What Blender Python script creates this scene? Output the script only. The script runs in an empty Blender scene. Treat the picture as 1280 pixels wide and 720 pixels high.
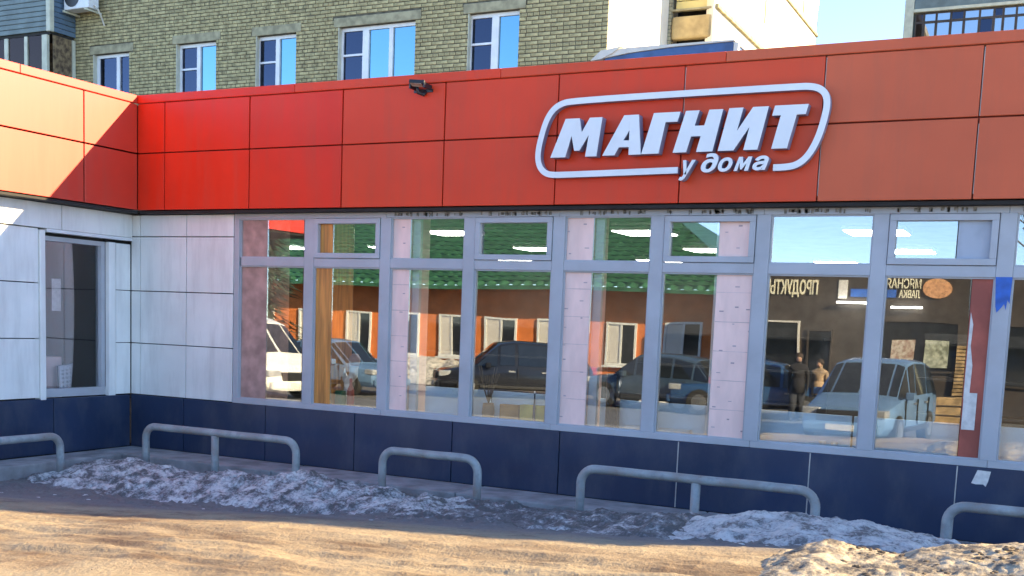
import bpy, bmesh, math, random
import numpy as np
from mathutils import Vector, Matrix
random.seed(7)
SC = bpy.context.scene
COL = SC.collection
R = math.radians
# ------------------------------------------------------------------ camera
cam_d = bpy.data.cameras.new('camera'); cam = bpy.data.objects.new('camera', cam_d); COL.objects.link(cam)
yaw, pitch, roll = -.4603, -.1129, .0399
cy, sy, cp, sp, cr, sr = math.cos(yaw), math.sin(yaw), math.cos(pitch), math.sin(pitch), math.cos(roll), math.sin(roll)
fwd = Vector((sy*cp, cy*cp, sp)); rt = Vector((cy, -sy, 0)); up = rt.cross(fwd)
r2 = cr*rt + sr*up; u2 = -sr*rt + cr*up
m = Matrix((r2, u2, -fwd)).transposed().to_4x4(); m.translation = Vector((9.1503, -9.4759, 1.8132))
cam.matrix_world = m
cam_d.sensor_width = 36; cam_d.lens = 38.65; cam_d.shift_y = .1563; cam_d.clip_start = .05; cam_d.clip_end = 2000
SC.camera = cam
# ------------------------------------------------------------------ sky and sun
SUN = Vector((2.0, 1.0, 1.045)).normalized()
W = bpy.data.worlds.new('World'); SC.world = W; W.use_nodes = True
nt = W.node_tree; sky = nt.nodes.new('ShaderNodeTexSky'); sky.sky_type = 'NISHITA'; sky.sun_disc = False
sky.sun_elevation = math.asin(SUN.z); sky.sun_rotation = math.atan2(SUN.x, SUN.y)
sky.air_density = .55; sky.dust_density = 0.0; sky.ozone_density = 1.6
bg = nt.nodes['Background']; bg.inputs[1].default_value = .115
nt.links.new(sky.outputs[0], bg.inputs[0])
sd = bpy.data.lights.new('sun', 'SUN'); so = bpy.data.objects.new('sun', sd); COL.objects.link(so)
sd.energy = 3.9; sd.angle = R(.5); sd.color = (1, .76, .43)
so.rotation_euler = SUN.to_track_quat('Z', 'Y').to_euler()
SC.view_settings.view_transform = 'Standard'; SC.view_settings.look = 'None'
SC.view_settings.exposure = 2.5; SC.view_settings.gamma = 1; SC.view_settings.use_curve_mapping = False
# ------------------------------------------------------------------ materials
def pm(name, col, rough=.6, var=.18, scale=5, bump=0., bscale=60, metal=0, spec=.5, col2=None, stretch=(1, 1, 1), detail=4, emit=None, dirt=None):
    M = bpy.data.materials.new(name); M.use_nodes = True
    n = M.node_tree.nodes; l = M.node_tree.links; b = n['Principled BSDF']
    b.inputs['Roughness'].default_value = rough; b.inputs['Metallic'].default_value = metal
    b.inputs['Specular IOR Level'].default_value = spec
    tc = n.new('ShaderNodeTexCoord'); mp = n.new('ShaderNodeMapping'); mp.inputs['Scale'].default_value = stretch
    l.new(tc.outputs['Object'], mp.inputs[0])
    ns = n.new('ShaderNodeTexNoise'); ns.inputs['Scale'].default_value = scale; ns.inputs['Detail'].default_value = detail
    l.new(mp.outputs[0], ns.inputs[0])
    cr_ = n.new('ShaderNodeValToRGB'); c2 = col2 or tuple(max(0, c*(1-var*1.6)) for c in col); c1 = tuple(min(1, c*(1+var*.6)) for c in col) if col2 is None else col
    cr_.color_ramp.elements[0].position = .36; cr_.color_ramp.elements[0].color = (*c2, 1)
    cr_.color_ramp.elements[1].position = .64; cr_.color_ramp.elements[1].color = (*c1, 1)
    l.new(ns.outputs[0], cr_.inputs[0]); l.new(cr_.outputs[0], b.inputs['Base Color'])
    if bump:
        n2 = n.new('ShaderNodeTexNoise'); n2.inputs['Scale'].default_value = bscale; n2.inputs['Detail'].default_value = 5
        l.new(mp.outputs[0], n2.inputs[0]); bp = n.new('ShaderNodeBump'); bp.inputs['Strength'].default_value = bump; bp.inputs['Distance'].default_value = .02
        l.new(n2.outputs[0], bp.inputs['Height']); l.new(bp.outputs[0], b.inputs['Normal'])
    if dirt:
        dc, da, ds, dst = dirt; m2 = n.new('ShaderNodeMapping'); m2.inputs['Scale'].default_value = dst; gp = n.new('ShaderNodeNewGeometry'); l.new(gp.outputs['Position'], m2.inputs[0])
        dn = n.new('ShaderNodeTexNoise'); dn.inputs['Scale'].default_value = ds; dn.inputs['Detail'].default_value = 7; dn.inputs['Roughness'].default_value = .65; l.new(m2.outputs[0], dn.inputs[0])
        dr = n.new('ShaderNodeMapRange'); dr.inputs[1].default_value = .46; dr.inputs[2].default_value = .74; dr.inputs[4].default_value = da; l.new(dn.outputs[0], dr.inputs[0])
        dm = n.new('ShaderNodeMixRGB'); dm.inputs[2].default_value = (*dc, 1); l.new(dr.outputs[0], dm.inputs[0]); l.new(cr_.outputs[0], dm.inputs[1]); l.new(dm.outputs[0], b.inputs['Base Color'])
        ra = n.new('ShaderNodeMapRange'); ra.inputs[3].default_value = rough; ra.inputs[4].default_value = min(1, rough+.3); l.new(dr.outputs[0], ra.inputs[0]); l.new(ra.outputs[0], b.inputs['Roughness'])
    if emit:
        b.inputs['Emission Color'].default_value = (*col, 1); b.inputs['Emission Strength'].default_value = emit
    return M
def glass_mat(name, tint, refl, rcol=(1, 1, 1), rough=0.0, bump=.06):
    M = bpy.data.materials.new(name); M.use_nodes = True; n = M.node_tree.nodes; l = M.node_tree.links; n.remove(n['Principled BSDF'])
    t = n.new('ShaderNodeBsdfTransparent'); t.inputs[0].default_value = (*tint, 1)
    g = n.new('ShaderNodeBsdfGlossy'); g.inputs['Color'].default_value = (*rcol, 1); g.inputs['Roughness'].default_value = rough
    lw = n.new('ShaderNodeFresnel'); lw.inputs[0].default_value = 1.5
    ma = n.new('ShaderNodeMath'); ma.operation = 'ADD'; ma.inputs[1].default_value = refl; ma.use_clamp = True; l.new(lw.outputs[0], ma.inputs[0])
    tc = n.new('ShaderNodeTexCoord'); ns = n.new('ShaderNodeTexNoise'); ns.inputs['Scale'].default_value = .9; ns.inputs['Detail'].default_value = 1
    l.new(tc.outputs['Object'], ns.inputs[0]); bp = n.new('ShaderNodeBump'); bp.inputs['Strength'].default_value = bump; bp.inputs['Distance'].default_value = .03
    l.new(ns.outputs[0], bp.inputs['Height']); l.new(bp.outputs[0], g.inputs['Normal'])
    mx = n.new('ShaderNodeMixShader'); l.new(ma.outputs[0], mx.inputs[0]); l.new(t.outputs[0], mx.inputs[1]); l.new(g.outputs[0], mx.inputs[2])
    l.new(mx.outputs[0], n['Material Output'].inputs[0]); return M
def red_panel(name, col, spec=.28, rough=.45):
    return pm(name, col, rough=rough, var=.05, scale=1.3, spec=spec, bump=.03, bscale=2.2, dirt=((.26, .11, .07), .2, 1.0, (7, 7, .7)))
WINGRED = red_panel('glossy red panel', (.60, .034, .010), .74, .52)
REDS = [red_panel('red composite panel', (.72, .030, .007)), red_panel('slightly glare-tinted red panel', (.72, .052, .012)),
        red_panel('glare-tinted red panel', (.68, .068, .019)), red_panel('brownish glare-tinted red panel', (.60, .115, .044))]  # corner bounce at left and veiling glare to the right, painted into the reds
M = dict(
 dark=pm('dark backing', (.02, .018, .016), .8), darkred=pm('dark red joint', (.20, .022, .010), .8),
 white=pm('white composite panel', (.80, .80, .755), .45, .06, 1.5, dirt=((.36, .34, .31), .35, 1.2, (5, 5, .8))), whitep=pm('white plastic', (.72, .74, .74), .4, .05),
 navy=pm('navy composite panel', (.020, .036, .080), .36, .12, 1.2, spec=.5, dirt=((.12, .12, .13), .34, 2.2, (1.6, 1.6, .8))), joint_pale=pm('pale joint and lit edge', (.46, .43, .39), .6),
 frame=pm('grey window frame', (.42, .435, .46), .42, .05, 2, dirt=((.26, .25, .24), .3, 3, (1, 1, 1))), conc=pm('weathered concrete', (.32, .31, .30), .9, .22, 4, .5, 50),
 steel=pm('grey painted pipe', (.32, .345, .345), .5, .16, 14, .2, 60, dirt=((.16, .09, .05), .75, 7, (1, 1, 1))), black=pm('black plastic', (.02, .02, .022), .4),
 signw=pm('white sign face', (.74, .76, .76), .3, .03), signside=pm('sign return', (.24, .26, .36), .5, .05),
 brick=pm('pale silicate brick', (.46, .395, .20), .95, .25, 7, .5, 40, dirt=((.32, .27, .13), .5, .9, (1, 1, .6))), mortar=pm('dark mortar', (.11, .10, .068), .95, .3, 8),
 lintel=pm('concrete lintel', (.36, .325, .20), .9, .2, 6), cream=pm('cream plaster', (.72, .66, .52), .85, .07, 2, .15, 30),
 tan=pm('tan board', (.42, .32, .15), .7, .25, 3, stretch=(1, 4, 1)), yellow=pm('yellow board', (.55, .47, .19), .7, .1, 3),
 blue=pm('blue sheet metal', (.035, .095, .24), .45, .2, 4), pale=pm('pale sheet metal', (.6, .58, .5), .5, .1),
 siding=pm('green grey siding', (.14, .185, .18), .55, .15, 3), bluesiding=pm('blue grey siding', (.10, .16, .22), .55, .15, 3), rust=pm('peeling brown board', (.26, .19, .10), .85, .3, 9, col2=(.07, .045, .028)),
 post=pm('cream painted post', (.55, .55, .42), .6, .1), wood=pm('orange wood', (.60, .25, .05), .45, .25, 3, stretch=(9, 9, .6)),
 pink=pm('pink stone tile', (.90, .63, .55), .5, .06, 3, .03, 20, stretch=(3, 1, 1)), tilejoint=pm('tile joint', (.70, .50, .46)), tilemark=pm('tile mark', (.50, .36, .36)), sillgrey=pm('grey blue sill', (.30, .38, .47)), pinkbrown=pm('pink brown tile', (.46, .28, .23), .6, .2, 6),
 redbrown=pm('red brown paint', (.42, .10, .065), .6, .2, 4), paper=pm('torn paper', (.66, .64, .6), .8, .1, 20),
 board=pm('blue grey panel', (.60, .78, .92), .5, .08, 2), capital=pm('grey board', (.36, .40, .46), .5, .15, 3), mud=pm('mud', (.14, .105, .07), .9, .3, 8), tape=pm('blue tape', (.02, .12, .50), .4, .2, 10),
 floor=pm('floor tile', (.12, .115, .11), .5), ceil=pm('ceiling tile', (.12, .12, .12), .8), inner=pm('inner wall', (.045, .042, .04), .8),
 lamp=pm('lamp tube', (1, .97, .88), .5, 0, emit=6.0), amber=pm('amber box', (.42, .20, .035), .5), yel=pm('yellow box', (.62, .52, .12), .5),
 brown=pm('brown pot', (.30, .16, .05), .4), twig=pm('twig', (.16, .12, .08), .9), green=pm('green box', (.03, .22, .11), .5), redb=pm('red bottle', (.40, .05, .05), .4),
 orange=pm('orange plaster', (.66, .185, .045), .9, .1, 2), roofg=pm('green roof metal', (.04, .145, .075), .38, .2, 4), soff=pm('brown soffit', (.07, .04, .03), .8),
 dbrown=pm('dark brown cladding', (.055, .043, .036), .6, .2, 2), bluesign=pm('blue sign', (.03, .12, .45), .5, .1), cream2=pm('cream letter', (.85, .8, .6), .5, .05),
 bun=pm('bun logo', (.7, .36, .18), .6, .2, 12), woodp=pm('raw plank', (.5, .34, .17), .8, .3, 4), postera=pm('poster', (.62, .57, .48), .7, .3, 9, col2=(.30, .17, .12)), posterb=pm('poster green', (.52, .54, .42), .7, .3, 9, col2=(.18, .2, .14)),
 tyre=pm('tyre', (.02, .02, .02), .9), rim=pm('rim', (.4, .41, .42), .35, metal=.8), lampg=pm('headlight', (.36, .38, .41), .1), taill=pm('tail light', (.35, .02, .015), .2),
 cdark=pm('dark blue car paint', (.012, .014, .022), .15, .05), cblue=pm('blue car paint', (.03, .085, .21), .2, .05), cgrey=pm('grey blue car paint', (.045, .075, .12), .2, .05), csilver=pm('silver blue car paint', (.11, .20, .35), .22, .05), cwhite=pm('white car paint', (.75, .75, .73), .3, .05),
 cglass=pm('car glass', (.012, .016, .022), .04, 0, spec=.8), bark=pm('bark', (.12, .10, .08), .95, .3, 12, .4), needles=pm('spruce foliage', (.035, .06, .035), .9, .4, 5),
 jacket=pm('dark coat', (.02, .02, .026), .9), jeans=pm('trousers', (.03, .035, .05), .9), skin=pm('skin', (.5, .3, .22), .6, .05), tancoat=pm('tan coat', (.42, .30, .20), .9), hair=pm('hair', (.04, .025, .018), .8),
 roofing=pm('roofing felt', (.26, .22, .19), .9, .3, 3), fibre=pm('spray foam', (.28, .265, .235), .95, .4, 40), wire=pm('cable', (.03, .03, .03), .6),
)
M['glass'] = glass_mat('shop glass', (.985, .99, .99), .115, (.95, 1, 1))
M['brownglass'] = glass_mat('brown balcony glass', (.35, .28, .24), .02, (.6, .42, .36))
M['wingglass'] = glass_mat('dark shop glass', (.95, .95, .97), .015, bump=.0)
M['skyglass'] = glass_mat('blue coated glass', (.04, .05, .07), .34, (.42, .80, 1))
M['paleglass'] = glass_mat('pale balcony glass', (.06, .07, .08), .36, (.85, .95, 1))
M['dimglass'] = glass_mat('netted glass', (.08, .09, .13), .03, (.6, .7, 1), .05)
def brickwall_mat(name):
    X = bpy.data.materials.new(name); X.use_nodes = True; n = X.node_tree.nodes; l = X.node_tree.links
    tc = n.new('ShaderNodeTexCoord'); mp = n.new('ShaderNodeMapping'); mp.inputs['Rotation'].default_value = (R(90), 0, 0); l.new(tc.outputs['Object'], mp.inputs[0])
    b = n.new('ShaderNodeTexBrick'); b.inputs['Scale'].default_value = 1; b.inputs['Brick Width'].default_value = .262; b.inputs['Row Height'].default_value = .0755; b.inputs['Mortar Size'].default_value = .006
    b.inputs['Color1'].default_value = (.40, .37, .24, 1); b.inputs['Color2'].default_value = (.34, .31, .2, 1); b.inputs['Mortar'].default_value = (.085, .078, .055, 1)
    l.new(mp.outputs[0], b.inputs[0]); l.new(b.outputs[0], n['Principled BSDF'].inputs['Base Color']); n['Principled BSDF'].inputs['Roughness'].default_value = .95; return X
M['farbrick'] = brickwall_mat('far brick')
def snow_mat(name, dirt, cl=(.60, .58, .53, 1), mid=(.42, .41, .41, 1), dk=(.15, .14, .145, 1), bs=.6):
    X = bpy.data.materials.new(name); X.use_nodes = True; n = X.node_tree.nodes; l = X.node_tree.links; b = n['Principled BSDF']
    tc = n.new('ShaderNodeTexCoord')
    def noise(s, d=6):
        k = n.new('ShaderNodeTexNoise'); k.inputs['Scale'].default_value = s; k.inputs['Detail'].default_value = d; k.inputs['Roughness'].default_value = .65; l.new(tc.outputs['Object'], k.inputs[0]); return k
    a = noise(7); c = noise(45, 4)
    mx = n.new('ShaderNodeMath'); mx.operation = 'MULTIPLY_ADD'; mx.inputs[1].default_value = .45; l.new(c.outputs[0], mx.inputs[0]); l.new(a.outputs[0], mx.inputs[2])
    rp = n.new('ShaderNodeValToRGB'); e = rp.color_ramp.elements
    e[0].position = .58+dirt; e[0].color = dk; e[1].position = .80+dirt; e[1].color = cl
    k = e.new(.68+dirt); k.color = mid
    l.new(mx.outputs[0], rp.inputs[0]); l.new(rp.outputs[0], b.inputs['Base Color']); b.inputs['Roughness'].default_value = .75
    bp = n.new('ShaderNodeBump'); bp.inputs['Strength'].default_value = bs; bp.inputs['Distance'].default_value = .02; l.new(c.outputs[0], bp.inputs['Height']); l.new(bp.outputs[0], b.inputs['Normal'])
    return X
M['snow'] = snow_mat('dirty snow', .045, (.62, .60, .56, 1), (.31, .30, .29, 1), (.10, .096, .092, 1), .8); M['crust'] = snow_mat('trodden dirty ice', .11, (.55, .53, .5, 1), (.21, .20, .195, 1), (.10, .094, .09, 1), .8); M['snowclean'] = snow_mat('sugary snow', .015, (.62, .60, .56, 1), (.42, .41, .395, 1), (.15, .143, .138, 1), .8); M['snowmud'] = snow_mat('muddy snow', .03, (.42, .36, .26, 1), (.27, .225, .16, 1), (.10, .085, .07, 1), .45)
def ground_mat():
    X = bpy.data.materials.new('muddy ground'); X.use_nodes = True; n = X.node_tree.nodes; l = X.node_tree.links; b = n['Principled BSDF']
    tc = n.new('ShaderNodeTexCoord'); mp = n.new('ShaderNodeMapping'); mp.inputs['Scale'].default_value = (.55, 1.6, 1); l.new(tc.outputs['Object'], mp.inputs[0])
    def noise(s, d=8, src=mp):
        k = n.new('ShaderNodeTexNoise'); k.inputs['Scale'].default_value = s; k.inputs['Detail'].default_value = d; k.inputs['Roughness'].default_value = .62; l.new(src.outputs[0 if src is mp else 'Object'], k.inputs[0]); return k
    a = noise(1.5); f = noise(38, 5, tc); sf = noise(9, 6, tc)
    rp = n.new('ShaderNodeValToRGB'); e = rp.color_ramp.elements
    e[0].position = .36; e[0].color = (.145, .095, .055, 1); e[1].position = .58; e[1].color = (.35, .275, .17, 1)
    k = e.new(.47); k.color = (.285, .215, .13, 1); l.new(a.outputs[0], rp.inputs[0])
    mp2 = n.new('ShaderNodeMapping'); mp2.inputs['Scale'].default_value = (.7, 3.2, 1); l.new(tc.outputs['Object'], mp2.inputs[0])
    fu = n.new('ShaderNodeTexNoise'); fu.inputs['Scale'].default_value = 2.6; fu.inputs['Detail'].default_value = 9; fu.inputs['Roughness'].default_value = .7; l.new(mp2.outputs[0], fu.inputs[0])
    fur = n.new('ShaderNodeMapRange'); fur.inputs[1].default_value = .55; fur.inputs[2].default_value = .64; fur.inputs[4].default_value = .55; l.new(fu.outputs[0], fur.inputs[0])
    fmx = n.new('ShaderNodeMixRGB'); fmx.inputs[2].default_value = (.125, .078, .044, 1); l.new(fur.outputs[0], fmx.inputs[0]); l.new(rp.outputs[0], fmx.inputs[1]); rp = fmx
    sep = n.new('ShaderNodeSeparateXYZ'); l.new(tc.outputs['Object'], sep.inputs[0])
    def band(lo, hi, ax, inv=False):
        q = n.new('ShaderNodeMapRange'); q.inputs[1].default_value = lo; q.inputs[2].default_value = hi; q.clamp = True; l.new(sep.outputs[ax], q.inputs[0]); return q
    # dark wet asphalt out on the road, darker grey towards the wall
    road = band(-9.0, -10.0, 'Y'); wall_side = band(-3.5, -3.1, 'Y')
    m1 = n.new('ShaderNodeMixRGB'); m1.inputs[2].default_value = (.15, .15, .155, 1); l.new(road.outputs[0], m1.inputs[0])
    bounce_strip = band(-6.0, -6.8, 'Y'); m0 = n.new('ShaderNodeMixRGB'); m0.inputs[2].default_value = (.42, .40, .37, 1); l.new(bounce_strip.outputs[0], m0.inputs[0]); l.new(rp.outputs[0], m0.inputs[1]); l.new(m0.outputs[0], m1.inputs[1])  # pale ground out of view, added to bounce sun onto the shop front
    g2 = n.new('ShaderNodeMath'); g2.operation = 'MULTIPLY'; g2.inputs[1].default_value = .92; l.new(wall_side.outputs[0], g2.inputs[0])
    m2 = n.new('ShaderNodeMixRGB'); m2.inputs[2].default_value = (.155, .147, .145, 1); l.new(g2.outputs[0], m2.inputs[0]); l.new(m1.outputs[0], m2.inputs[1])
    # specks of trampled ice
    fr = n.new('ShaderNodeValToRGB'); fr.color_ramp.elements[0].position = .60; fr.color_ramp.elements[1].position = .68; l.new(sf.outputs[0], fr.inputs[0])
    ice = band(-2.7, -1.6, 'Y'); fm = n.new('ShaderNodeMath'); fm.operation = 'MULTIPLY'; l.new(fr.outputs[0], fm.inputs[0]); l.new(ice.outputs[0], fm.inputs[1])
    m3 = n.new('ShaderNodeMixRGB'); m3.inputs[2].default_value = (.40, .395, .40, 1); l.new(fm.outputs[0], m3.inputs[0]); l.new(m2.outputs[0], m3.inputs[1])
    mul = n.new('ShaderNodeMixRGB'); mul.blend_type = 'MULTIPLY'; mul.inputs[0].default_value = .55; fr2 = n.new('ShaderNodeValToRGB'); fr2.color_ramp.elements[0].position = .3; fr2.color_ramp.elements[0].color = (.55, .55, .55, 1); fr2.color_ramp.elements[1].position = .62
    l.new(f.outputs[0], fr2.inputs[0]); l.new(m3.outputs[0], mul.inputs[1]); l.new(fr2.outputs[0], mul.inputs[2]); l.new(mul.outputs[0], b.inputs['Base Color'])
    b.inputs['Roughness'].default_value = .8; bp = n.new('ShaderNodeBump'); bp.inputs['Strength'].default_value = .55; bp.inputs['Distance'].default_value = .02; l.new(f.outputs[0], bp.inputs['Height']); l.new(bp.outputs[0], b.inputs['Normal'])
    return X
M['ground'] = ground_mat()
# ------------------------------------------------------------------ mesh helpers
class G:
    def __init__(s): s.v = []; s.f = []
    def add(s, vs, fs):
        o = len(s.v); s.v += [tuple(map(float, q)) for q in vs]; s.f += [tuple(i+o for i in q) for q in fs]; return s
    def box(s, x0, x1, y0, y1, z0, z1, mat=None):
        vs = [(x, y, z) for z in (z0, z1) for y in (y0, y1) for x in (x0, x1)]
        if mat is not None: vs = [tuple(mat @ Vector(q)) for q in vs]
        return s.add(vs, [(0, 2, 3, 1), (4, 5, 7, 6), (0, 1, 5, 4), (2, 6, 7, 3), (0, 4, 6, 2), (1, 3, 7, 5)])
    def tube(s, pts, r, n=10, cap=True):
        pts = [Vector(p) for p in pts]; rs = r if isinstance(r, (list, tuple)) else [r]*len(pts); vs = []; fs = []
        t0 = (pts[1]-pts[0]).normalized(); a = t0.orthogonal().normalized()
        for i, p in enumerate(pts):
            t = ((pts[min(i+1, len(pts)-1)]-pts[i]).normalized() + (pts[i]-pts[max(i-1, 0)]).normalized()).normalized()
            a = (a - t*a.dot(t)).normalized(); b = t.cross(a)
            vs += [tuple(p + rs[i]*(a*math.cos(2*math.pi*k/n)+b*math.sin(2*math.pi*k/n))) for k in range(n)]
        for i in range(len(pts)-1):
            for k in range(n): fs.append((i*n+k, i*n+(k+1) % n, (i+1)*n+(k+1) % n, (i+1)*n+k))
        if cap: fs += [tuple(range(n))[::-1], tuple((len(pts)-1)*n+k for k in range(n))]
        return s.add(vs, fs)
    def prism(s, poly, y0, y1):   # polygon in x,z pushed along y
        n = len(poly); vs = [(x, y0, z) for x, z in poly]+[(x, y1, z) for x, z in poly]
        return s.add(vs, [tuple(range(n)), tuple(range(n, 2*n))[::-1]]+[(i, i+n, (i+1) % n+n, (i+1) % n) for i in range(n)])
    def ringbox(s, x0, x1, z0, z1, w, y0, y1):
        s.box(x0, x1, y0, y1, z0, z0+w); s.box(x0, x1, y0, y1, z1-w, z1); s.box(x0, x0+w, y0+.001, y1-.001, z0+w, z1-w); return s.box(x1-w, x1, y0+.001, y1-.001, z0+w, z1-w)
    def mesh(s, name, mat):
        me = bpy.data.meshes.new(name); me.from_pydata(s.v, [], s.f); me.validate(); me.update()
        bm = bmesh.new(); bm.from_mesh(me); bmesh.ops.recalc_face_normals(bm, faces=bm.faces); bm.to_mesh(me); bm.free()
        if mat: me.materials.append(mat)
        return me
    def build(s, name, mat, parent=None, smooth=False, bevel=0):
        me = s.mesh(name, mat); return put(name, me, parent, smooth, bevel)
def put(name, me, parent=None, smooth=False, bevel=0, loc=None):
    o = bpy.data.objects.new(name, me); COL.objects.link(o)
    if smooth:
        for p in me.polygons: p.use_smooth = True
    if bevel:
        b = o.modifiers.new('bevel', 'BEVEL'); b.width = bevel; b.segments = 2; b.limit_method = 'ANGLE'
    if parent is not None:
        o.parent = parent
        off = parent.get('_o')
        if off is not None:
            o.location = -Vector(off); o['_o'] = (0, 0, 0)
        else: o['_o'] = (0, 0, 0)
    if loc is not None: o.location = Vector(loc)+o.location
    return o
def thing(name, label, cat, loc=(0, 0, 0), group=None, local=False, rotz=0):
    o = bpy.data.objects.new(name, None); COL.objects.link(o); o.empty_display_size = .2
    o.location = loc; o['_o'] = (0, 0, 0) if local else tuple(loc); o.rotation_euler = (0, 0, rotz)
    o['label'] = label; o['category'] = cat
    if group: o['group'] = group
    return o
def tag(o, label=None, cat=None, group=None, kind=None):
    if label: o['label'] = label
    if cat: o['category'] = cat
    if group: o['group'] = group
    if kind: o['kind'] = kind
    return o
def copy_tree(o, parent=None):
    c = o.copy(); COL.objects.link(c)
    if parent is not None: c.parent = parent
    for ch in list(o.children): copy_tree(ch, c)
    return c
def text_mesh(t, size, extrude, shear=0, offset=0):
    cu = bpy.data.curves.new('text', 'FONT'); cu.body = t; cu.size = size; cu.extrude = extrude; cu.shear = shear; cu.offset = offset; cu.resolution_u = 6
    o = bpy.data.objects.new('text', cu); COL.objects.link(o); bpy.context.view_layer.update()
    me = bpy.data.meshes.new_from_object(o.evaluated_get(bpy.context.evaluated_depsgraph_get())); bpy.data.objects.remove(o)
    return me
def place_text(name, t, x, z, y, width, height, mat, parent, extrude=.02, shear=0, offset=0, facing=-1):
    # letters standing in the xz plane at y, reading along +x when facing -y (or along -x when facing +y)
    me = text_mesh(t, 1.0, 0, shear, offset)
    co = np.array([v.co[:] for v in me.vertices]); lo = co.min(0); hi = co.max(0)
    bpy.data.meshes.remove(me); me = text_mesh(t, 1.0, .5, shear, offset)
    for v in me.vertices:
        a = (v.co.x-lo[0])/(hi[0]-lo[0])*width; b = (v.co.y-lo[1])/(hi[1]-lo[1])*height; d = v.co.z*extrude*2
        v.co = (x+a, y-d, z+b) if facing < 0 else (x-a, y+d, z+b)
    me.materials.clear(); me.materials.append(mat); me.update()
    return put(name, me, parent)
# ------------------------------------------------------------------ numpy noise
def vnoise(x, y, seed=0):
    xi = np.floor(x).astype(np.int64); yi = np.floor(y).astype(np.int64); xf = x-xi; yf = y-yi
    def h(a, b):
        n = (a*374761393+b*668265263+seed*974711) & 0xffffffff; n = ((n ^ (n >> 13))*1274126177) & 0xffffffff; return ((n ^ (n >> 16)) & 0xffff)/65535.
    u = xf*xf*(3-2*xf); v = yf*yf*(3-2*yf)
    return (h(xi, yi)*(1-u)+h(xi+1, yi)*u)*(1-v)+(h(xi, yi+1)*(1-u)+h(xi+1, yi+1)*u)*v
def fbm(x, y, oct=5, seed=0, gain=.5):
    s = 0; a = 1; t = 0
    for i in range(oct):
        s = s+a*(vnoise(x*2**i, y*2**i, seed+i*17)-.5); t += a; a *= gain
    return s/t
GX = np.array([-300, -1, 1, 3, 4.5, 6, 8, 10, 300.])
GY = np.array([-400, -12, -9, -6, -4.5, -3.5, -1.9, -.8, -.56, 60, 400])
GT = np.array([[-.3]*9, [-.3]*9, [0]*9, [.1, .1, .12, .2, .3, .35, .4, .45, .4], [.15, .15, .19, .30, .42, .49, .58, .67, .5],
  [.15, .15, .19, .30, .42, .49, .61, .72, .5], [.03, .03, .05, .11, .22, .30, .42, .5, .4], [.03, .03, .05, .11, .19, .23, .30, .32, .3],
  [.02, .02, .03, .05, .06, .1, .15, .2, .2], [0.]*9, [0.]*9])
def ground_z(X, Y):
    X = np.asarray(X, float); Y = np.asarray(Y, float)
    i = np.clip(np.searchsorted(GX, X)-1, 0, len(GX)-2); j = np.clip(np.searchsorted(GY, Y)-1, 0, len(GY)-2)
    u = np.clip((X-GX[i])/(GX[i+1]-GX[i]), 0, 1); v = np.clip((Y-GY[j])/(GY[j+1]-GY[j]), 0, 1); v = v*v*(3-2*v)
    return (GT[j, i]*(1-u)+GT[j, i+1]*u)*(1-v)+(GT[j+1, i]*(1-u)+GT[j+1, i+1]*u)*v
def sheet(name, xs, ys, zf, mat, parent=None):
    X, Y = np.meshgrid(xs, ys); Z = zf(X, Y); nx, ny = len(xs), len(ys)
    V = np.stack([X, Y, Z], -1).reshape(-1, 3)
    I = np.arange(nx*ny).reshape(ny, nx); F = np.stack([I[:-1, :-1], I[:-1, 1:], I[1:, 1:], I[1:, :-1]], -1).reshape(-1, 4)
    me = bpy.data.meshes.new(name); me.from_pydata(V.tolist(), [], F.tolist()); me.update(); me.materials.append(mat)
    return put(name, me, parent, True)
# ------------------------------------------------------------------ ground
xs = np.concatenate([[-300, -150, -80, -50, -35], np.arange(-25, -1, 1.), np.arange(-1, 10.2, .026), np.arange(10.5, 26, 1.), [40, 80, 150, 300]])
ys = np.concatenate([[-400, -200, -100, -60, -40], np.arange(-32, -5, .8), np.arange(-5, -.42, .02), [0, 4, 10, 20, 60, 200, 400]])
def gz(X, Y):
    near = np.clip((Y+14)/6, 0, 1)*np.clip((.2-Y)*2, 0, 1)
    rut = fbm(X*1.1, Y*3.2, 4, 3)*.075*np.clip(np.abs(Y+3.45)/.9-.15, .15, 1)
    rut = rut+fbm(X*.7+.3*Y, Y*6, 4, 41)*.10*np.clip((-3.75-Y)/.35, 0, 1)
    wall_side = (fbm(X*9, Y*11, 4, 9, .6)*.05+np.maximum(0, fbm(X*14, Y*14, 2, 21)-.12)*.12)*np.clip((Y+3.2)/.8, .22, 1)
    return ground_z(X, Y)+(rut+wall_side)*near
tag(sheet('ground', xs, ys, gz, M['ground']), kind='structure')
# ------------------------------------------------------------------ the shop
WY = .12                      # plane of the glazing and cladding
shop = thing('shop_building', 'single storey shop with red panel fascia, long grey glazing and navy base', 'shop', (0, 0, 0))
bld = G(); bld.box(-.40, 14, .016, .3, 2.93, 4.05); bld.box(-.39, 14, .30, 9.0, 2.98, 3.98); bld.box(-6, -.42, -3.2, 9.0, 2.98, 3.98); bld.box(-6, -.42, -3.2, .3, 2.93, 4.05)
bld.build('roof', M['roofing'], shop)
co = G(); co.box(-.41, 13.9, .001, .05, 2.935, 4.08); co.box(-.46, -.42, -3.18, 0, 2.935, 4.08); co.build('fascia_backing', M['darkred'], shop)
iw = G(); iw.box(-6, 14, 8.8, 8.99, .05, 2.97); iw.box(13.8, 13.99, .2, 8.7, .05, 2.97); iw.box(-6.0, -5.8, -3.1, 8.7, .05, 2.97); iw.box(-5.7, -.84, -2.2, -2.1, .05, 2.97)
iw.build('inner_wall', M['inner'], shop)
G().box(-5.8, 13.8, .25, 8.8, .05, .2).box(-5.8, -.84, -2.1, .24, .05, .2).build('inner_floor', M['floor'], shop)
G().box(-5.8, 13.8, .31, 8.8, 2.94, 2.975).build('inner_ceiling', M['ceil'], shop)
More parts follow.
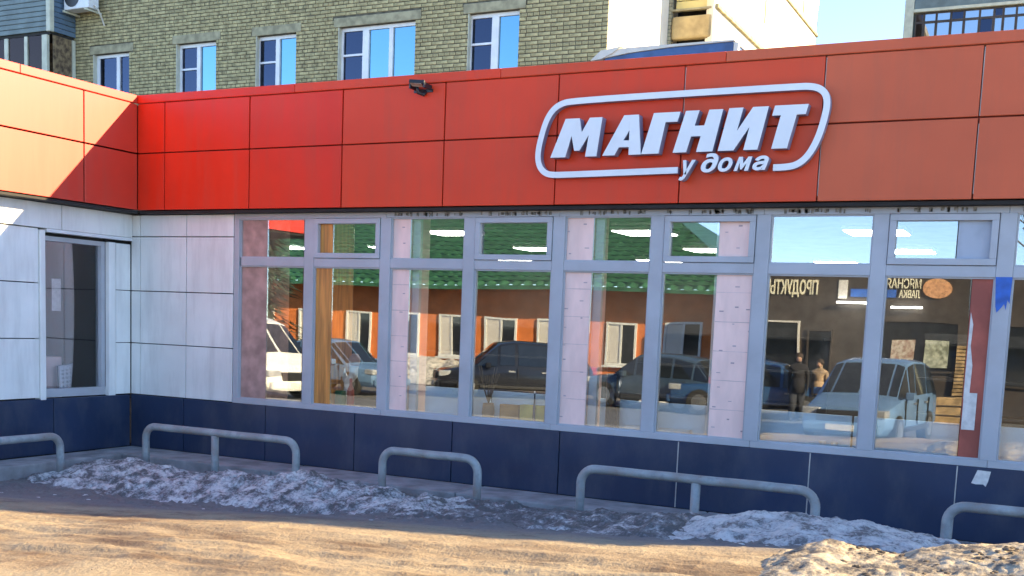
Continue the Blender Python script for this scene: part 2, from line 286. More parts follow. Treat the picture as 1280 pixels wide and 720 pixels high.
# fascia cassettes
ZB, ZM, ZT = 2.916, 3.548, 4.098
def cass(x0, x1, z0, z1, mat, g=.0065):
    cx, cz = (x0+x1)/2, (z0+z1)/2; w, h = (x1-x0)/2-g, (z1-z0)/2-g
    mt = Matrix.Translation((cx, 0, cz)) @ Matrix.Rotation(R(random.uniform(-.22, .22)), 4, 'Z') @ Matrix.Rotation(R(random.uniform(-.3, .3)), 4, 'X')
    return G().box(-w, w, -.03, -.004, -h, h, mt).build('fascia_panel', mat, shop, bevel=.004)
cols = [(-.404, 0)]+[(k*1.2, (k+1)*1.2) for k in range(0, 11)]
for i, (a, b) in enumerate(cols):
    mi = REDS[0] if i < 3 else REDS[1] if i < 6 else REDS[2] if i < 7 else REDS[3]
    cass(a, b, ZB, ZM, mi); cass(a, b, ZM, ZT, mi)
for a, b in ((0, .79), (.79, 1.99), (1.99, 3.19)):
    for z0, z1 in ((ZB, ZM), (ZM, ZT)):
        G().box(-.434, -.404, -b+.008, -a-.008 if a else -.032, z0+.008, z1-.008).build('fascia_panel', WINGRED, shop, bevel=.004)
for k in (5, 6, 7):            # lit panel edges painted as pale strips in the right-hand joints
    for z0, z1 in ((ZB+.05, 3.50), (3.56, 4.08)):
        if k < 7 and z0 < 3: 
            if k == 5: continue
        G().box(k*1.2+.001, k*1.2+.0075, -.024, -.001, z0, z1).build('joint_or_lit_edge_strip', M['joint_pale'], shop)
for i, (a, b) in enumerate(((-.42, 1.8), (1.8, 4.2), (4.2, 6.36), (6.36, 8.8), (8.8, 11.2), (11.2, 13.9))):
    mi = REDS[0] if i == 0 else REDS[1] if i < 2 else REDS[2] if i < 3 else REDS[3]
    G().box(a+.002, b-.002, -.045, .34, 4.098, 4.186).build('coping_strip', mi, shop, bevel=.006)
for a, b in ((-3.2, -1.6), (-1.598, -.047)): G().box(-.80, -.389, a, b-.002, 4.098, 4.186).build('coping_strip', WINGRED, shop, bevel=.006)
G().box(-.40, 13.9, .0, .20, 2.885, 2.914).box(-1.4, -.42, -3.18, 0, 2.890, 2.914).build('soffit', M['dark'], shop)
# white cladding, main facade
for z0, z1 in ((.81, 1.41), (1.41, 2.015), (2.015, 2.637), (2.637, 2.884)):
    for a, b in ((-.655, -.512), (-.512, .19), (.19, .875)):
        G().box(a+.005, b-.005, WY, WY+.06, z0+.005, z1-.005).build('cladding_panel', M['white'], shop, bevel=.004)
G().box(-.70, .885, WY+.062, WY+.10, .21, 2.885).build('cladding_backing', M['dark'], shop)
# wing facade (faces +x)
wx = -.66
def wp(y0, y1, z0, z1, x=wx, name='cladding_panel', mat='white', t=.06, bev=.004):
    return G().box(x-t, x, y0, y1, z0, z1).build(name, M[mat], shop, bevel=bev)
for z0, z1 in ((.81, 1.45), (1.45, 2.04), (2.04, 2.618)): wp(-2.14, -1.175, z0+.005, z1-.005)
for z0, z1 in ((.81, 1.41), (1.41, 2.015), (2.015, 2.55)): wp(-.10, WY-.004, z0+.004, z1-.004)
wp(-.205, -.108, .80, 2.55); wp(-1.17, -1.10, .79, 2.60, x=wx+.02, name='corner_trim', t=.1, bev=.006); wp(-2.24, -2.145, .2, 2.884, x=wx+.02, name='corner_trim', t=.2, bev=.006)
wp(-.886, .116, 2.622, 2.884, x=wx+.03, name='lintel_panel', t=.14); wp(-2.14, -.894, 2.622, 2.884, x=wx+.03, name='lintel_panel', t=.14)
G().box(wx-.15, wx+.03, -1.09, .116, 2.585, 2.619).build('lintel_lip', M['whitep'], shop)
G().box(wx-.17, wx-.075, -2.14, -1.10, .21, 2.885).box(wx-.17, wx-.075, -.20, WY+.06, .21, 2.62).box(wx-.17, wx-.1, -1.10, -.20, 2.56, 2.885).build('cladding_backing', M['dark'], shop)
wf = G()
wf.box(wx-.16, wx-.065, -1.10, -1.07, .87, 2.55); wf.box(wx-.16, wx-.065, -.26, -.206, .87, 2.55); wf.box(wx-.16, wx-.065, -1.07, -.26, 2.50, 2.55); wf.box(wx-.16, wx-.055, -1.10, -.206, .81, .90)
win = wf.build('window', M['frame'], shop); G().box(wx-.122, wx-.114, -1.07, -.26, .90, 2.50).build('glass_pane', M['wingglass'], win)
# navy plinth panels
sb = [-.645, .17, 1.353, 2.536, 3.719, 4.902, 6.085, 7.268, 8.451, 9.634, 10.817, 12.0, 13.18]
for a, b in zip(sb[:-1], sb[1:]): G().box(a+.005, b-.005, WY-.012, WY+.03, .198, .806).build('base_panel', M['navy'], shop, bevel=.003)
for k in (5, 6, 7, 8):
    G().box(sb[k+1]-.0045, sb[k+1]+.0045, WY-.013, WY+.01, .2, .804).build('joint_or_lit_edge_strip', M['joint_pale'], shop)
for a, b in ((-2.14, -1.0), (-1.0, WY-.02)): G().box(wx-.03, wx+.012, a+.005, b-.005, .198, .800).build('base_panel', M['navy'], shop, bevel=.003)
G().box(-.56, 13.9, WY+.035, WY+.13, .05, .80).box(wx-.15, wx-.035, -2.14, .1, .05, .795).build('base_wall', M['dark'], shop)
# concrete ledge, broken into pours
for a, b in ((-.63, 1.9), (1.9, 4.1), (4.1, 6.4), (6.4, 8.9), (8.9, 13.9)): G().box(a+.003, b-.003, -.47, WY-.015, -.05, .196).build('concrete_ledge', M['conc'], shop, bevel=.015)
G().box(-.63, -.18, -3.2, -.475, -.05, .192).build('concrete_ledge', M['conc'], shop, bevel=.015)
# glazing
MU = [.915, 1.8955]
for k in range(11): MU.append(MU[-1]+(.9607 if k % 2 == 0 else .9778))
PIL_LOW = [(.80, 1.313), (1.80, 2.178), (2.80, 3.133), (4.76, 5.133), (6.337, 6.75)]; PIL_HIGH = PIL_LOW+[(8.30, 8.66)]; PIL_LOW = PIL_LOW+[(8.44, 8.66)]
F0, F1 = WY, WY+.075; ZS, ZTR, ZH = .865, 2.37, 2.83
for i, x in enumerate(MU[:-1]):
    w = .035 if i == 0 else .062
    G().box(x-w, x+w, F0, F1, ZS+.0, ZH).build('mullion', M['frame'], shop, bevel=.004)
MU = MU[:-1]
for i, (a, b) in enumerate(zip(MU[:-1], MU[1:])):
    G().box(a+.063, b-.063, F0+.002, F1-.002, ZTR-.045, ZTR+.045).build('transom', M['frame'], shop, bevel=.004)
    for low in (True, False):
        z0, z1 = (ZS, ZTR-.045) if low else (ZTR+.045, ZH)
        a2, b2 = a+(.036 if i == 0 else .063), b-.063
        op = (not low) and i % 2 == 1
        g = G()
        if op: g.ringbox(a2+.004, b2-.004, z0+.004, z1-.004, .052, F0-.012, F1-.02)
        else: g.ringbox(a2, b2, z0, z1, .012, F0+.016, F1-.006)
        e = .05 if op else .01
        wn = g.build('window', M['frame'], shop, bevel=.003 if op else 0)
        if op: tag(wn, None); wn['label'] = 'opening top sash with thick frame'
        sp = [(a2+e, b2-e)]
        for pa, pb in (PIL_LOW if low else PIL_HIGH):
            sp = [t for p, q in sp for t in ((p, min(q, pa-.003)), (max(p, pb+.003), q)) if t[1]-t[0] > .02]
        for p, q in sp: G().box(p, q, F0+.034, F0+.042, z0+e, z1-e).build('glass_pane', M['glass'], wn)
for a, b in zip([MU[0]-.035]+MU[2:-1:2], MU[2::2]):
    G().box(a+.001, b-.001, F0-.008, F1+.02, .808, ZS).build('sill_rail', M['frame'], shop, bevel=.004)
    G().box(a+.001, b-.001, F0+.001, F1, ZH, 2.885).build('head_rail', M['frame'], shop, bevel=.003)
fo = G()
for k in range(200):
    x = random.uniform(2.9, 9.4); 
    if min(abs(x-q) for q in MU) < .09: continue
    w = random.uniform(.004, .014); fo.box(x-w, x+w, F0-.006, F0+.004, 2.845+random.uniform(-.008, .008), 2.868+random.uniform(0, .016))
tag(fo.build('foam_sealant', M['fibre'], shop), kind='stuff')
G().box(.9, 11, .215, .355, .80, .832).build('inner_sill', M['sillgrey'], shop)
# ------------------------------------------------------------------ shop sign
sign = thing('shop_sign', 'white raised shop sign in a rounded outline fixed to the red fascia', 'sign', (5.95, 0, 3.5))
def P(*a): return [Vector((x, z)) for x, z in a]
path = P((6.006, 3.195), (4.93, 3.181), (4.80, 3.182), (4.735, 3.198), (4.685, 3.238), (4.655, 3.30), (4.648, 3.38), (4.664, 3.48), (4.70, 3.615), (4.735, 3.70), (4.785, 3.768), (4.855, 3.813), (4.96, 3.835), (5.98, 3.843), (7.00, 3.845), (7.10, 3.842), (7.175, 3.823), (7.228, 3.78), (7.25, 3.70), (7.232, 3.575), (7.198, 3.44), (7.15, 3.33), (7.09, 3.25), (7.02, 3.208), (6.94, 3.196), (6.837, 3.195))
# smooth corner samples
def smooth(pts, it=2):
    for _ in range(it):
        q = [pts[0]]
        for a, b in zip(pts[:-1], pts[1:]): q += [a*.75+b*.25, a*.25+b*.75]
        pts = q+[pts[-1]]
    return pts
path = smooth(path, 2); n = len(path); hw = .027; L_, R_ = [], []
for i, p in enumerate(path):
    t = (path[min(i+1, n-1)]-path[max(i-1, 0)]).normalized(); nn = Vector((-t.y, t.x)); L_.append(p+nn*hw); R_.append(p-nn*hw)
def stroke(y0, y1, name, mat):
    g = G(); vs = []
    for a, b in zip(L_, R_): vs += [(a.x, y0, a.y), (b.x, y0, b.y), (b.x, y1, b.y), (a.x, y1, a.y)]
    fs = []
    for i in range(n-1):
        for k in range(4): fs.append((i*4+k, i*4+(k+1) % 4, i*4+4+(k+1) % 4, i*4+4+k))
    fs += [(0, 1, 2, 3), tuple((n-1)*4+k for k in (3, 2, 1, 0))]; g.add(vs, fs); return g.build(name, mat, sign)
stroke(-.105, -.1005, 'outline_face', M['signw']); stroke(-.1, -.035, 'outline_tube', M['signside'])
LET = {
 'M': [(4.797, 3.330), (4.935, 3.670), (5.072, 3.670), (5.098, 3.545), (5.172, 3.670), (5.292, 3.670), (5.250, 3.330), (5.142, 3.330), (5.168, 3.520), (5.082, 3.385), (5.032, 3.385), (5.000, 3.520), (4.945, 3.330)],
 'G': [(5.676, 3.335), (5.775, 3.682), (6.016, 3.682), (5.992, 3.600), (5.885, 3.600), (5.835, 3.335)],
 'N': [(5.965, 3.338), (6.065, 3.686), (6.185, 3.686), (6.148, 3.558), (6.235, 3.558), (6.272, 3.686), (6.392, 3.686), (6.318, 3.338), (6.175, 3.338), (6.208, 3.470), (6.122, 3.470), (6.085, 3.338)],
 'I': [(6.365, 3.340), (6.445, 3.690), (6.565, 3.690), (6.522, 3.500), (6.648, 3.690), (6.780, 3.690), (6.706, 3.340), (6.586, 3.340), (6.628, 3.530), (6.500, 3.340)],
 'T': [(6.822, 3.343), (6.885, 3.612), (6.812, 3.612), (6.832, 3.692), (7.108, 3.692), (7.088, 3.612), (7.016, 3.612), (6.952, 3.343)]}
def letter(polys, idx):
    g = G(); h = G()
    for p in polys: g.prism(p, -.148, -.1405); h.prism(p, -.14, -.05)
    o = g.build('letter', M['signw'], sign); h.build('letter_return', M['signside'], o)
for k in 'MGNIT': letter([LET[k]], k)
# the A: outer with a hole, as three bars
letter([[(5.308, 3.333), (5.500, 3.676), (5.548, 3.676), (5.555, 3.5465), (5.528, 3.500), (5.462, 3.400), (5.423, 3.333)],
        [(5.5485, 3.676), (5.636, 3.676), (5.672, 3.333), (5.558, 3.333), (5.557, 3.400), (5.5555, 3.5465)],
        [(5.4625, 3.4005), (5.500, 3.459), (5.5545, 3.459), (5.5565, 3.4005)]], 'A')
for ch, x, z, w, h in (('у', 6.03, 3.10, .145, .172), ('∂', 6.225, 3.163, .15, .160), ('о', 6.375, 3.166, .125, .118), ('м', 6.512, 3.169, .155, .116), ('а', 6.672, 3.170, .135, .12)):
    if ch == 'м':
        PM = [(0, 0), (.16, 1), (.40, 1), (.52, .52), (.76, 1), (1, 1), (.93, 0), (.68, 0), (.73, .55), (.50, .1), (.40, .1), (.28, .58), (.22, 0)]
        pl_ = [(x+(a*.86+.14*b)*w, z+b*h) for a, b in PM]
        o = G().prism(pl_, -.147, -.1395).build('letter', M['signw'], sign); G().prism(pl_, -.139, -.053).build('letter_return', M['signside'], o); continue
    o = place_text('letter', ch, x, z, -.143, w, h, M['signw'], sign, .004, .28, .03)
    place_text('letter_return', ch, x, z, -.095, w, h, M['signside'], o, .042, .28, .03)
# floodlight, cable and sticker
fl = thing('floodlight', 'small black floodlight under the coping left of the sign', 'floodlight', (3.36, 0, 4.08))
mt = Matrix.Translation((3.35, -.14, 4.08)) @ Matrix.Scale(.8, 4) @ Matrix.Rotation(R(-18), 4, 'X') @ Matrix.Rotation(R(12), 4, 'Z')
G().box(-.10, .10, -.05, .05, -.022, .022, mt).build('housing', M['black'], fl, bevel=.006)
G().box(-.08, .06, -.04, .035, -.0275, -.0225, mt).build('lens', M['postera'], fl)
G().box(3.27, 3.285, -.17, -.03, 4.03, 4.075).box(3.43, 3.445, -.17, -.03, 4.03, 4.075).box(3.25, 3.46, -.045, -.031, 4.01, 4.04).build('bracket', M['black'], fl)
G().tube([(3.32, -.11, 4.06), (3.33, -.09, 4.0), (3.37, -.06, 3.985), (3.38, -.035, 4.02)], .018, 8).build('sensor', M['black'], fl, True)
st = G(); st.prism([(8.605, .785), (8.705, .780), (8.69, .70), (8.675, .655), (8.655, .672), (8.60, .668), (8.565, .675)], WY-.0165, WY-.0135)
tag(st.build('torn_sticker', M['paper']), 'torn white sticker on the navy base under the right end window', 'sticker')
tp = G(); zz = [2.33, 2.335, 2.34]
tp.prism([(8.612, 2.33), (8.735, 2.33), (8.730, 2.12), (8.712, 2.15), (8.705, 2.07), (8.690, 2.12), (8.672, 2.09), (8.640, 2.05), (8.628, 2.10)], WY-.005, WY-.001)
tag(tp.build('blue_tape', M['tape']), 'ragged blue tape stuck on the right window mullion', 'tape')
# ------------------------------------------------------------------ interior
for k, (a, b, mt_, nm, lb) in enumerate(((.95, 1.313, 'pinkbrown', 'pillar', 'pink brown pillar behind the first window from the left'), (1.86, 2.178, 'wood', 'pillar', 'orange wooden pillar behind the second window'), (2.84, 3.133, 'pink', 'pillar', 'pink tiled pillar behind the third window'), (4.82, 5.133, 'pink', 'pillar', 'pink tiled pillar left of the dark canister'), (6.337, 6.70, 'pink', 'pillar', 'wide pink tiled pillar right of the parked cars reflection'), (8.44, 8.625, 'redbrown', 'pillar', 'red brown pillar with torn paper at the right window'))):
    t = thing(nm, lb, 'pillar', ((a+b)/2, .4, .2))
    fy = .157
    G().box(a, b, fy+.043, .55, .2, 2.939).build('shaft', M[mt_], t, bevel=.01)
    if 1:
        for z0, z1 in ((.868, 2.32),) if k == 5 else ((.868, 2.32), (2.42, 2.825)): G().box(a+.001, b-.001, fy, fy+.042, z0, z1).build('front_tile', M[mt_], t)
    if mt_ == 'pink':
        x = b+.004 if k < 4 else a-.036
        G().box(x, x+.03 if k >= 4 else x+.085, .205, .25, .2, 2.938).build('corner_strip', M['whitep'], t)
    for zz_ in (1.12, 1.38, 1.64, 1.9, 2.16):
        if mt_ == 'pink': G().box(a+.004, b-.004, .1562, .158, zz_-.003, zz_+.003).build('tile_joint', M['tilejoint'], t)
    if mt_ == 'pink':
        g = G()
        for r_ in range(11):
            for c_ in range(2 if b-a < .34 else 3):
                x = a+(b-a)*(c_+.5)/(2 if b-a < .34 else 3)+random.uniform(-.02, .02); z = .96+r_*.17+(c_ % 2)*.07+random.uniform(-.03, .03)
                if random.random() < .3: continue
                if not 2.29 < z < 2.44: g.box(x-random.uniform(.008, .024), x+random.uniform(.008, .024), .1555, .158, z, z+random.uniform(.006, .014))
        tag(g.build('tile_mark', M['tilemark'], t), kind='stuff')
    if mt_ == 'redbrown':
        G().box(8.305, 8.64, .157, .56, 2.42, 2.825).build('grey_capital', M['capital'], t)
        G().prism([(8.447, 1.35), (8.49, 1.35), (8.495, 1.62), (8.47, 1.78), (8.475, 1.95), (8.45, 2.05)], .152, .1565).prism([(8.45, 1.1), (8.55, 1.1), (8.55, 1.4), (8.45, 1.4)], .150, .1515).build('paper_scrap', M['paper'], t)
shelf0 = None
for k, (a, b) in enumerate(((3.24, 4.0), (4.02, 4.82), (5.20, 6.25), (6.72, 7.55), (7.57, 8.42), (8.66, 9.6))):
    t = thing('display_shelf', ['grey blue shelf back behind the SUV reflection', 'grey blue shelf back behind the pots and yellow boxes', 'grey blue shelf back behind the dark canister', 'grey blue shelf back under the minivan reflection, left half', 'grey blue shelf back left of the red brown pillar', 'grey blue shelf back at the far right window'][k], 'shelf', ((a+b)/2, .5, .2), 'display shelves behind the glass')
    G().box(a, b, .36, .39, .2, 1.13).build('back_panel', M['board'], t, bevel=.004)
    for z in (.45, .75): G().box(a+.01, b-.01, .392, .75, z, z+.025).build('shelf', M['whitep'], t)
t = thing('canister', 'tall dark cylinder standing on the window sill beside a pink pillar', 'canister', (5.36, .285, .832))
G().tube([(5.36, .285, .833), (5.36, .285, 1.40)], .068, 20).build('body', M['cdark'], t, True); G().tube([(5.36, .285, 1.4005), (5.36, .285, 1.45)], .073, 20).build('lid', M['black'], t)
t = thing('pot', 'round brown pot with dry twigs on the window sill', 'pot', (4.03, .28, .832))
g = G(); g.tube([(4.03, .28, z) for z in (.833, .86, .92, .98, 1.01)], [.045, .06, .065, .06, .055], 14); g.build('bowl', M['brown'], t, True)
g = G()
for k in range(14): a = random.uniform(0, 6.28); g.tube([(4.03, .28, 1.0), (4.03+.06*math.cos(a), .28+.02*math.sin(a), 1.15), (4.03+.13*math.cos(a), .28+.04*math.sin(a), 1.28+random.uniform(0, .12))], .004, 5)
g.build('twigs', M['twig'], t)
tag(G().box(4.17, 4.38, .25, .34, .833, 1.01).build('amber_box', M['amber'], bevel=.006), 'amber box beside the pot on the sill', 'box')
tag(G().box(4.395, 4.66, .25, .345, .833, 1.02).build('yellow_box', M['yel'], bevel=.006), 'yellow box right of the amber box on the sill', 'box')
b = thing('bottle', 'slim grey bottle standing in front of the yellow box', 'bottle', (4.56, .235, .832)); g = G(); g.tube([(4.56, .235, z) for z in (.833, 1.0, 1.06, 1.14)], [.014, .014, .007, .007], 12); g.build('body', M['cgrey'], b, True); G().tube([(4.56, .235, 1.1405), (4.56, .235, 1.165)], .009, 10).build('cap', M['whitep'], b)
for a, c, l in ((5.50, 5.67, 'short white carton lying on the sill right of the canister'), (5.84, 6.14, 'long white carton lying on the sill near the wide pink pillar')):
    tag(G().box(a, c, .25, .33, .833, .90).build('white_carton', M['whitep'], bevel=.004), l, 'carton')
tag(G().box(2.13, 2.26, .25, .34, .833, 1.02).build('green_box', M['green'], bevel=.006), 'green box on the sill beside the wooden pillar', 'box')
b = thing('bottle', 'red bottle on the sill right of the green box', 'bottle', (2.36, .28, .832)); g = G(); g.tube([(2.36, .28, z) for z in (.833, 1.03, 1.09, 1.16)], [.04, .04, .016, .016], 12); g.build('body', M['redb'], b, True); G().tube([(2.36, .28, 1.1605), (2.36, .28, 1.19)], .02, 10).build('cap', M['whitep'], b)
b = thing('figurine', 'white curved figurine behind the green box', 'figurine', (2.22, .42, .832)); g = G(); g.tube([(2.13, .42, 1.36), (2.15, .42, 1.2), (2.22, .42, 1.10), (2.29, .42, 1.18), (2.30, .42, 1.3)], [.03, .04, .045, .05, .05], 10); g.tube([(2.22, .42, .6), (2.22, .42, 1.12)], [.05, .04], 10); g.build('body', M['whitep'], b, True)
g = G(); g.tube([(2.305, .42, 1.29), (2.307, .42, 1.37), (2.31, .42, 1.42)], [.05, .065, .03], 12); g.build('head', M['skin'], b, True)
for x, l in ((7.33, 'small white cup on the sill in front of the minivan reflection'), (7.43, 'smaller white cup at the mullion on the sill')):
    g = G(); g.tube([(x, .3, z) for z in (.833, .90)], [.022, .03], 12); tag(g.build('cup', M['whitep'], None, True), l, 'cup')
# ceiling strip lamps
lamp0 = thing('ceiling_lamp', 'x', 'lamp', (4.75, 2.6, 2.93), 'square lamps on the shop ceiling', local=True)
G().box(-.31, .31, -.31, .31, -.03, .009).build('housing', M['whitep'], lamp0); G().box(-.29, .29, -.29, .29, -.038, -.031).build('tube', M['lamp'], lamp0)
for row, y, xl in (('first', 2.6, (2.2, 4.75, 7.3, 9.9)), ('second', 5.2, (-2.4, -.3, 2.2, 4.75, 7.3, 9.9)), ('third', 7.6, (.5, 3.2, 6))):
    for k, x in enumerate(xl):
        c = lamp0 if (x, y) == (4.75, 2.6) else copy_tree(lamp0); c.location = (x, y, 2.93)
        c['label'] = 'square white ceiling lamp, %s from the left in the %s row behind the glass' % (('first', 'second', 'third', 'fourth', 'fifth', 'sixth')[k], row)
# dim stock shelves deep inside
for k, (x, l) in enumerate(((1.2, 'dark stock rack deep in the shop, leftmost'), (5.0, 'dark stock rack deep in the shop behind the canister'), (8.8, 'dark stock rack deep in the shop, rightmost'))):
    t = thing('stock_rack', l, 'rack', (x, 5.8, .2))
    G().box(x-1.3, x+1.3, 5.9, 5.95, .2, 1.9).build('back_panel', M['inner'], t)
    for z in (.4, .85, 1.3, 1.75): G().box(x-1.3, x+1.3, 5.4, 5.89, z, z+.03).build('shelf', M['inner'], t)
# behind the wing window
t = thing('vent_basket', 'white perforated basket leaning inside the dark wing window', 'basket', (-.83, -.60, .86))
mt = Matrix.Translation((-.825, -.60, .872)) @ Matrix.Rotation(R(6), 4, 'X') @ Matrix.Rotation(R(3), 4, 'Y')
g = G(); g.box(-.012, .012, -.16, .16, 0, .03, mt); g.box(-.012, .012, -.16, .16, .24, .29, mt)
for k in range(6): y = -.16+k*.058; g.box(-.0118, .0118, y, y+.03, .03, .24, mt)
for k in range(1, 5): z = .03+k*.046; g.box(-.0112, .0112, -.16, .16, z-.009, z+.009, mt)
g.build('grille', M['signw'], t); G().box(-.03, -.014, -.16, .16, 0, .29, mt).build('back', M['black'], t)
tag(G().box(-1.16, -.95, -.99, -.62, .2, 1.24).build('cardboard_box', M['pink'], bevel=.01), 'pale cardboard box behind the basket in the wing window', 'box')
tag(G().box(-.805, -.80, -.88, -.76, 1.75, 2.1).build('paper_notice', M['paper']), 'narrow paper notice behind the wing window glass', 'notice')
# ------------------------------------------------------------------ pipe rails
def pipe_rail(x0, x1, y, ztop, label, mid=None, zb=-.02, axis='x', bend=.13):
    t = thing('pipe_rail', label, 'rail', ((x0+x1)/2 if axis == 'x' else y, y if axis == 'x' else (x0+x1)/2, .1), 'bent pipe rails in front of the shop')
    c = ztop-.039; pts = [(x0, zb), (x0, c-bend-.1)]
    for k in range(8): a = math.pi-(math.pi/2)*k/7; pts.append((x0+bend+bend*math.cos(a), c-bend+bend*math.sin(a)))
    m_ = 8
    for k in range(1, m_): pts.append((x0+bend+(x1-x0-2*bend)*k/m_, c+random.uniform(-.002, .002)))
    for k in range(8): a = math.pi/2-(math.pi/2)*k/7; pts.append((x1-bend+bend*math.cos(a), c-bend+bend*math.sin(a)))
    pts += [(x1, c-bend-.1), (x1, zb)]
    p3 = [(a, y, b) if axis == 'x' else (y, a, b) for a, b in pts]
    G().tube(p3, .039, 14).build('rail_pipe', M['steel'], t, True)
    if mid is not None: G().tube([(mid, y, zb), (mid, y, c-.03)] if axis == 'x' else [(y, mid, zb), (y, mid, c-.03)], .039, 14).build('middle_post', M['steel'], t, True)
    for a in ([x0, x1]+([mid] if mid is not None else [])):
        px, py = (a, y) if axis == 'x' else (y, a); zf_ = float(ground_z(px, py)); G().box(px-.075, px+.075, py-.075, py+.075, zf_-.03, zf_+.012).build('foot_plate', M['steel'], t, bevel=.004)
    return t
pipe_rail(-3.2, -1.50, .02, .525, 'grey bent pipe rail by the wing, at the far left', None, axis='y')
pipe_rail(.42, 2.42, -.72, .605, 'long grey pipe rail with middle post behind the snow bank', 1.38)
pipe_rail(3.44, 4.47, -.72, .61, 'short grey pipe rail without a middle post')
pipe_rail(5.49, 7.50, -.72, .63, 'long grey pipe rail with middle post right of the short one', 6.52)
pipe_rail(8.47, 10.5, -.72, .63, 'grey pipe rail running out of the picture at the right', 9.5)
# ------------------------------------------------------------------ snow
def bank(name, label, crest, yc, back, front, step, mat, seed, rough=.05, lift=.0):
    cx = np.array([c[0] for c in crest]); cz = np.array([c[1] for c in crest])
    xs = np.arange(cx[0]-.12, cx[-1]+.12, step); ys = np.arange(yc-front-.1, yc+back+.1, step)
    def zf(X, Y):
        wob = fbm(X*1.7, Y*0+3.3, 3, seed)*.35
        d = Y-yc-wob*.5; g0 = gz(X, np.full_like(X, yc)); g = ground_z(X, Y)
        h = np.interp(X, cx, cz)-g0*.0-ground_z(X, np.full_like(X, yc))
        prof = np.where(d > 0, np.clip(1-(d/back)**2, 0, 1), np.clip(1+d/(front*(1+wob)), 0, 1)**.8)
        end = np.clip((X-cx[0]+.1)/.3, 0, 1)*np.clip((cx[-1]+.1-X)/.3, 0, 1)
        lump = fbm(X*5, Y*5, 5, seed+5, .6)*2*rough + fbm(X*2.3, Y*3, 2, seed+2)*rough*1.6 - np.abs(fbm(X*8, Y*8, 4, seed+8, .6))*rough*1.5 + rough*.25
        k = prof*end
        return g + h*k + lump*np.minimum(1, k*4) - .03*(1-np.minimum(1, k*6))
    return tag(sheet(name, xs, ys, zf, mat), label, 'snow bank', 'banks of old snow')
bank('snow_bank', 'long grey dirty snow bank in front of the left pipe rail', [(-.5, .02), (-.3, .10), (.08, .19), (.55, .25), (1, .235), (1.6, .205), (1.7, .235), (2.2, .285), (2.4, .245), (2.7, .30), (3.07, .325), (3.5, .25), (3.9, .23), (4.3, .25), (4.6, .24), (4.9, .24)], -1.25, .4, .75, .013, M['snow'], 3, .068)
bank('snow_bank', 'shaded bluish snow bank at the end of the long right rail', [(6.6, .42), (6.86, .44), (7.28, .525), (7.62, .535), (7.95, .516), (8.27, .498), (8.56, .45), (8.8, .42)], -1.6, .5, .8, .014, M['snowclean'], 31, .045)
bank('snow_bank', 'sunlit crumbly snow heap in the bottom right corner', [(7.86, .60), (7.96, .655), (8.12, .675), (8.3, .65), (8.45, .655), (8.55, .70), (8.72, .74), (8.9, .765), (9.05, .79), (9.8, .83)], -3.3, .5, .9, .011, M['snowmud'], 57, .027)
bank('snow_bank', 'low grey crust of trodden ice below the short rail and the long right rail', [(4.4, .22), (4.75, .26), (5.2, .25), (5.6, .28), (5.95, .30), (6.3, .33), (6.6, .385), (6.9, .42)], -1.25, .35, 1.3, .014, M['crust'], 77, .055)
def chunk(x, y, s, mat, name, parent=None, flat=.6):
    g = G(); n1 = 7; vs = []; fs = []
    z = float(gz(np.array([x]), np.array([y]))[0])
    for j, (r, h) in enumerate(((.8, 0), (1, .45), (.55, .95))):
        for k in range(n1):
            a = 6.283*k/n1+j*.3; q = r*s*random.uniform(.72, 1.15); vs.append((x+q*math.cos(a), y+q*.75*math.sin(a), z-.015+h*s*flat*random.uniform(.8, 1.15)))
    for j in range(2):
        for k in range(n1): fs.append((j*n1+k, j*n1+(k+1) % n1, (j+1)*n1+(k+1) % n1, (j+1)*n1+k))
    fs.append(tuple(2*n1+k for k in range(n1))); fs.append(tuple(range(n1))[::-1]); return vs, fs
ICE = G()
for k in range(420):
    x = random.uniform(.3, 8.2); y = random.gauss(-2.0-.05*x, .55)
    if not -3.4 < y < -.85: continue
    if random.random() > .3+x*.09: continue
    ICE.add(*chunk(x, y, random.choice((.012, .015, .02, .025, .034)), None, ''))
for k in range(160):
    x = random.uniform(5, 8.6); y = random.uniform(-4.0, -3.2); ICE.add(*chunk(x, y, random.choice((.01, .014, .02)), None, ''))
CL = G()
for k in range(330):
    x = random.uniform(7.8, 9.4); y = random.gauss(-3.4, .35); vs, fs = chunk(x, y, random.choice((.01, .013, .018, .024)), None, '')
    dz = float(np.interp(x, [7.86, 8.12, 8.45, 8.9, 9.8], [.60, .675, .655, .765, .83])-ground_z(x, -3.3))*max(0, 1-((y+3.3)/(.5 if y > -3.3 else .95))**2)
    CL.add([(a, b, c+dz) for a, b, c in vs], fs)
tag(CL.build('mud_clods', M['mud']), 'dark mud clods over the sunlit snow heap', None, None, 'stuff')
GR = G()
for k in range(1500):
    x = random.uniform(1.5, 9.2); y = -3.3-abs(random.gauss(0, .75)) if k % 3 else random.uniform(-3.4, -1.8); GR.add(*chunk(x, y, random.choice((.005, .006, .008, .011)), None, ''))
tag(GR.build('gravel', M['mud']), 'gravel strewn over the muddy shoulder', None, None, 'stuff')
tag(ICE.build('ice_crumbs', M['snowclean']), 'crumbs of ice scattered in front of the rails', None, None, 'stuff')
for x, y, s, l in ((5.05, -2.0, .05, 'flat white ice chunk below the short rail'), (6.05, -1.15, .09, 'long white ice chunk behind the rail middle post'), (6.9, -1.05, .08, 'white ice chunk at the middle post of the long rail'), (5.75, -1.9, .05, 'small ice chunk in front of the long right rail'), (6.55, -1.7, .07, 'greyish ice chunk between the rail and the mud'), (7.1, -1.45, .06, 'ice chunk at the left foot of the shaded snow bank')):
    g = G(); g.add(*chunk(x, y, s, None, '', flat=.5)); tag(g.build('ice_chunk', M['snowclean']), l, 'ice chunk')
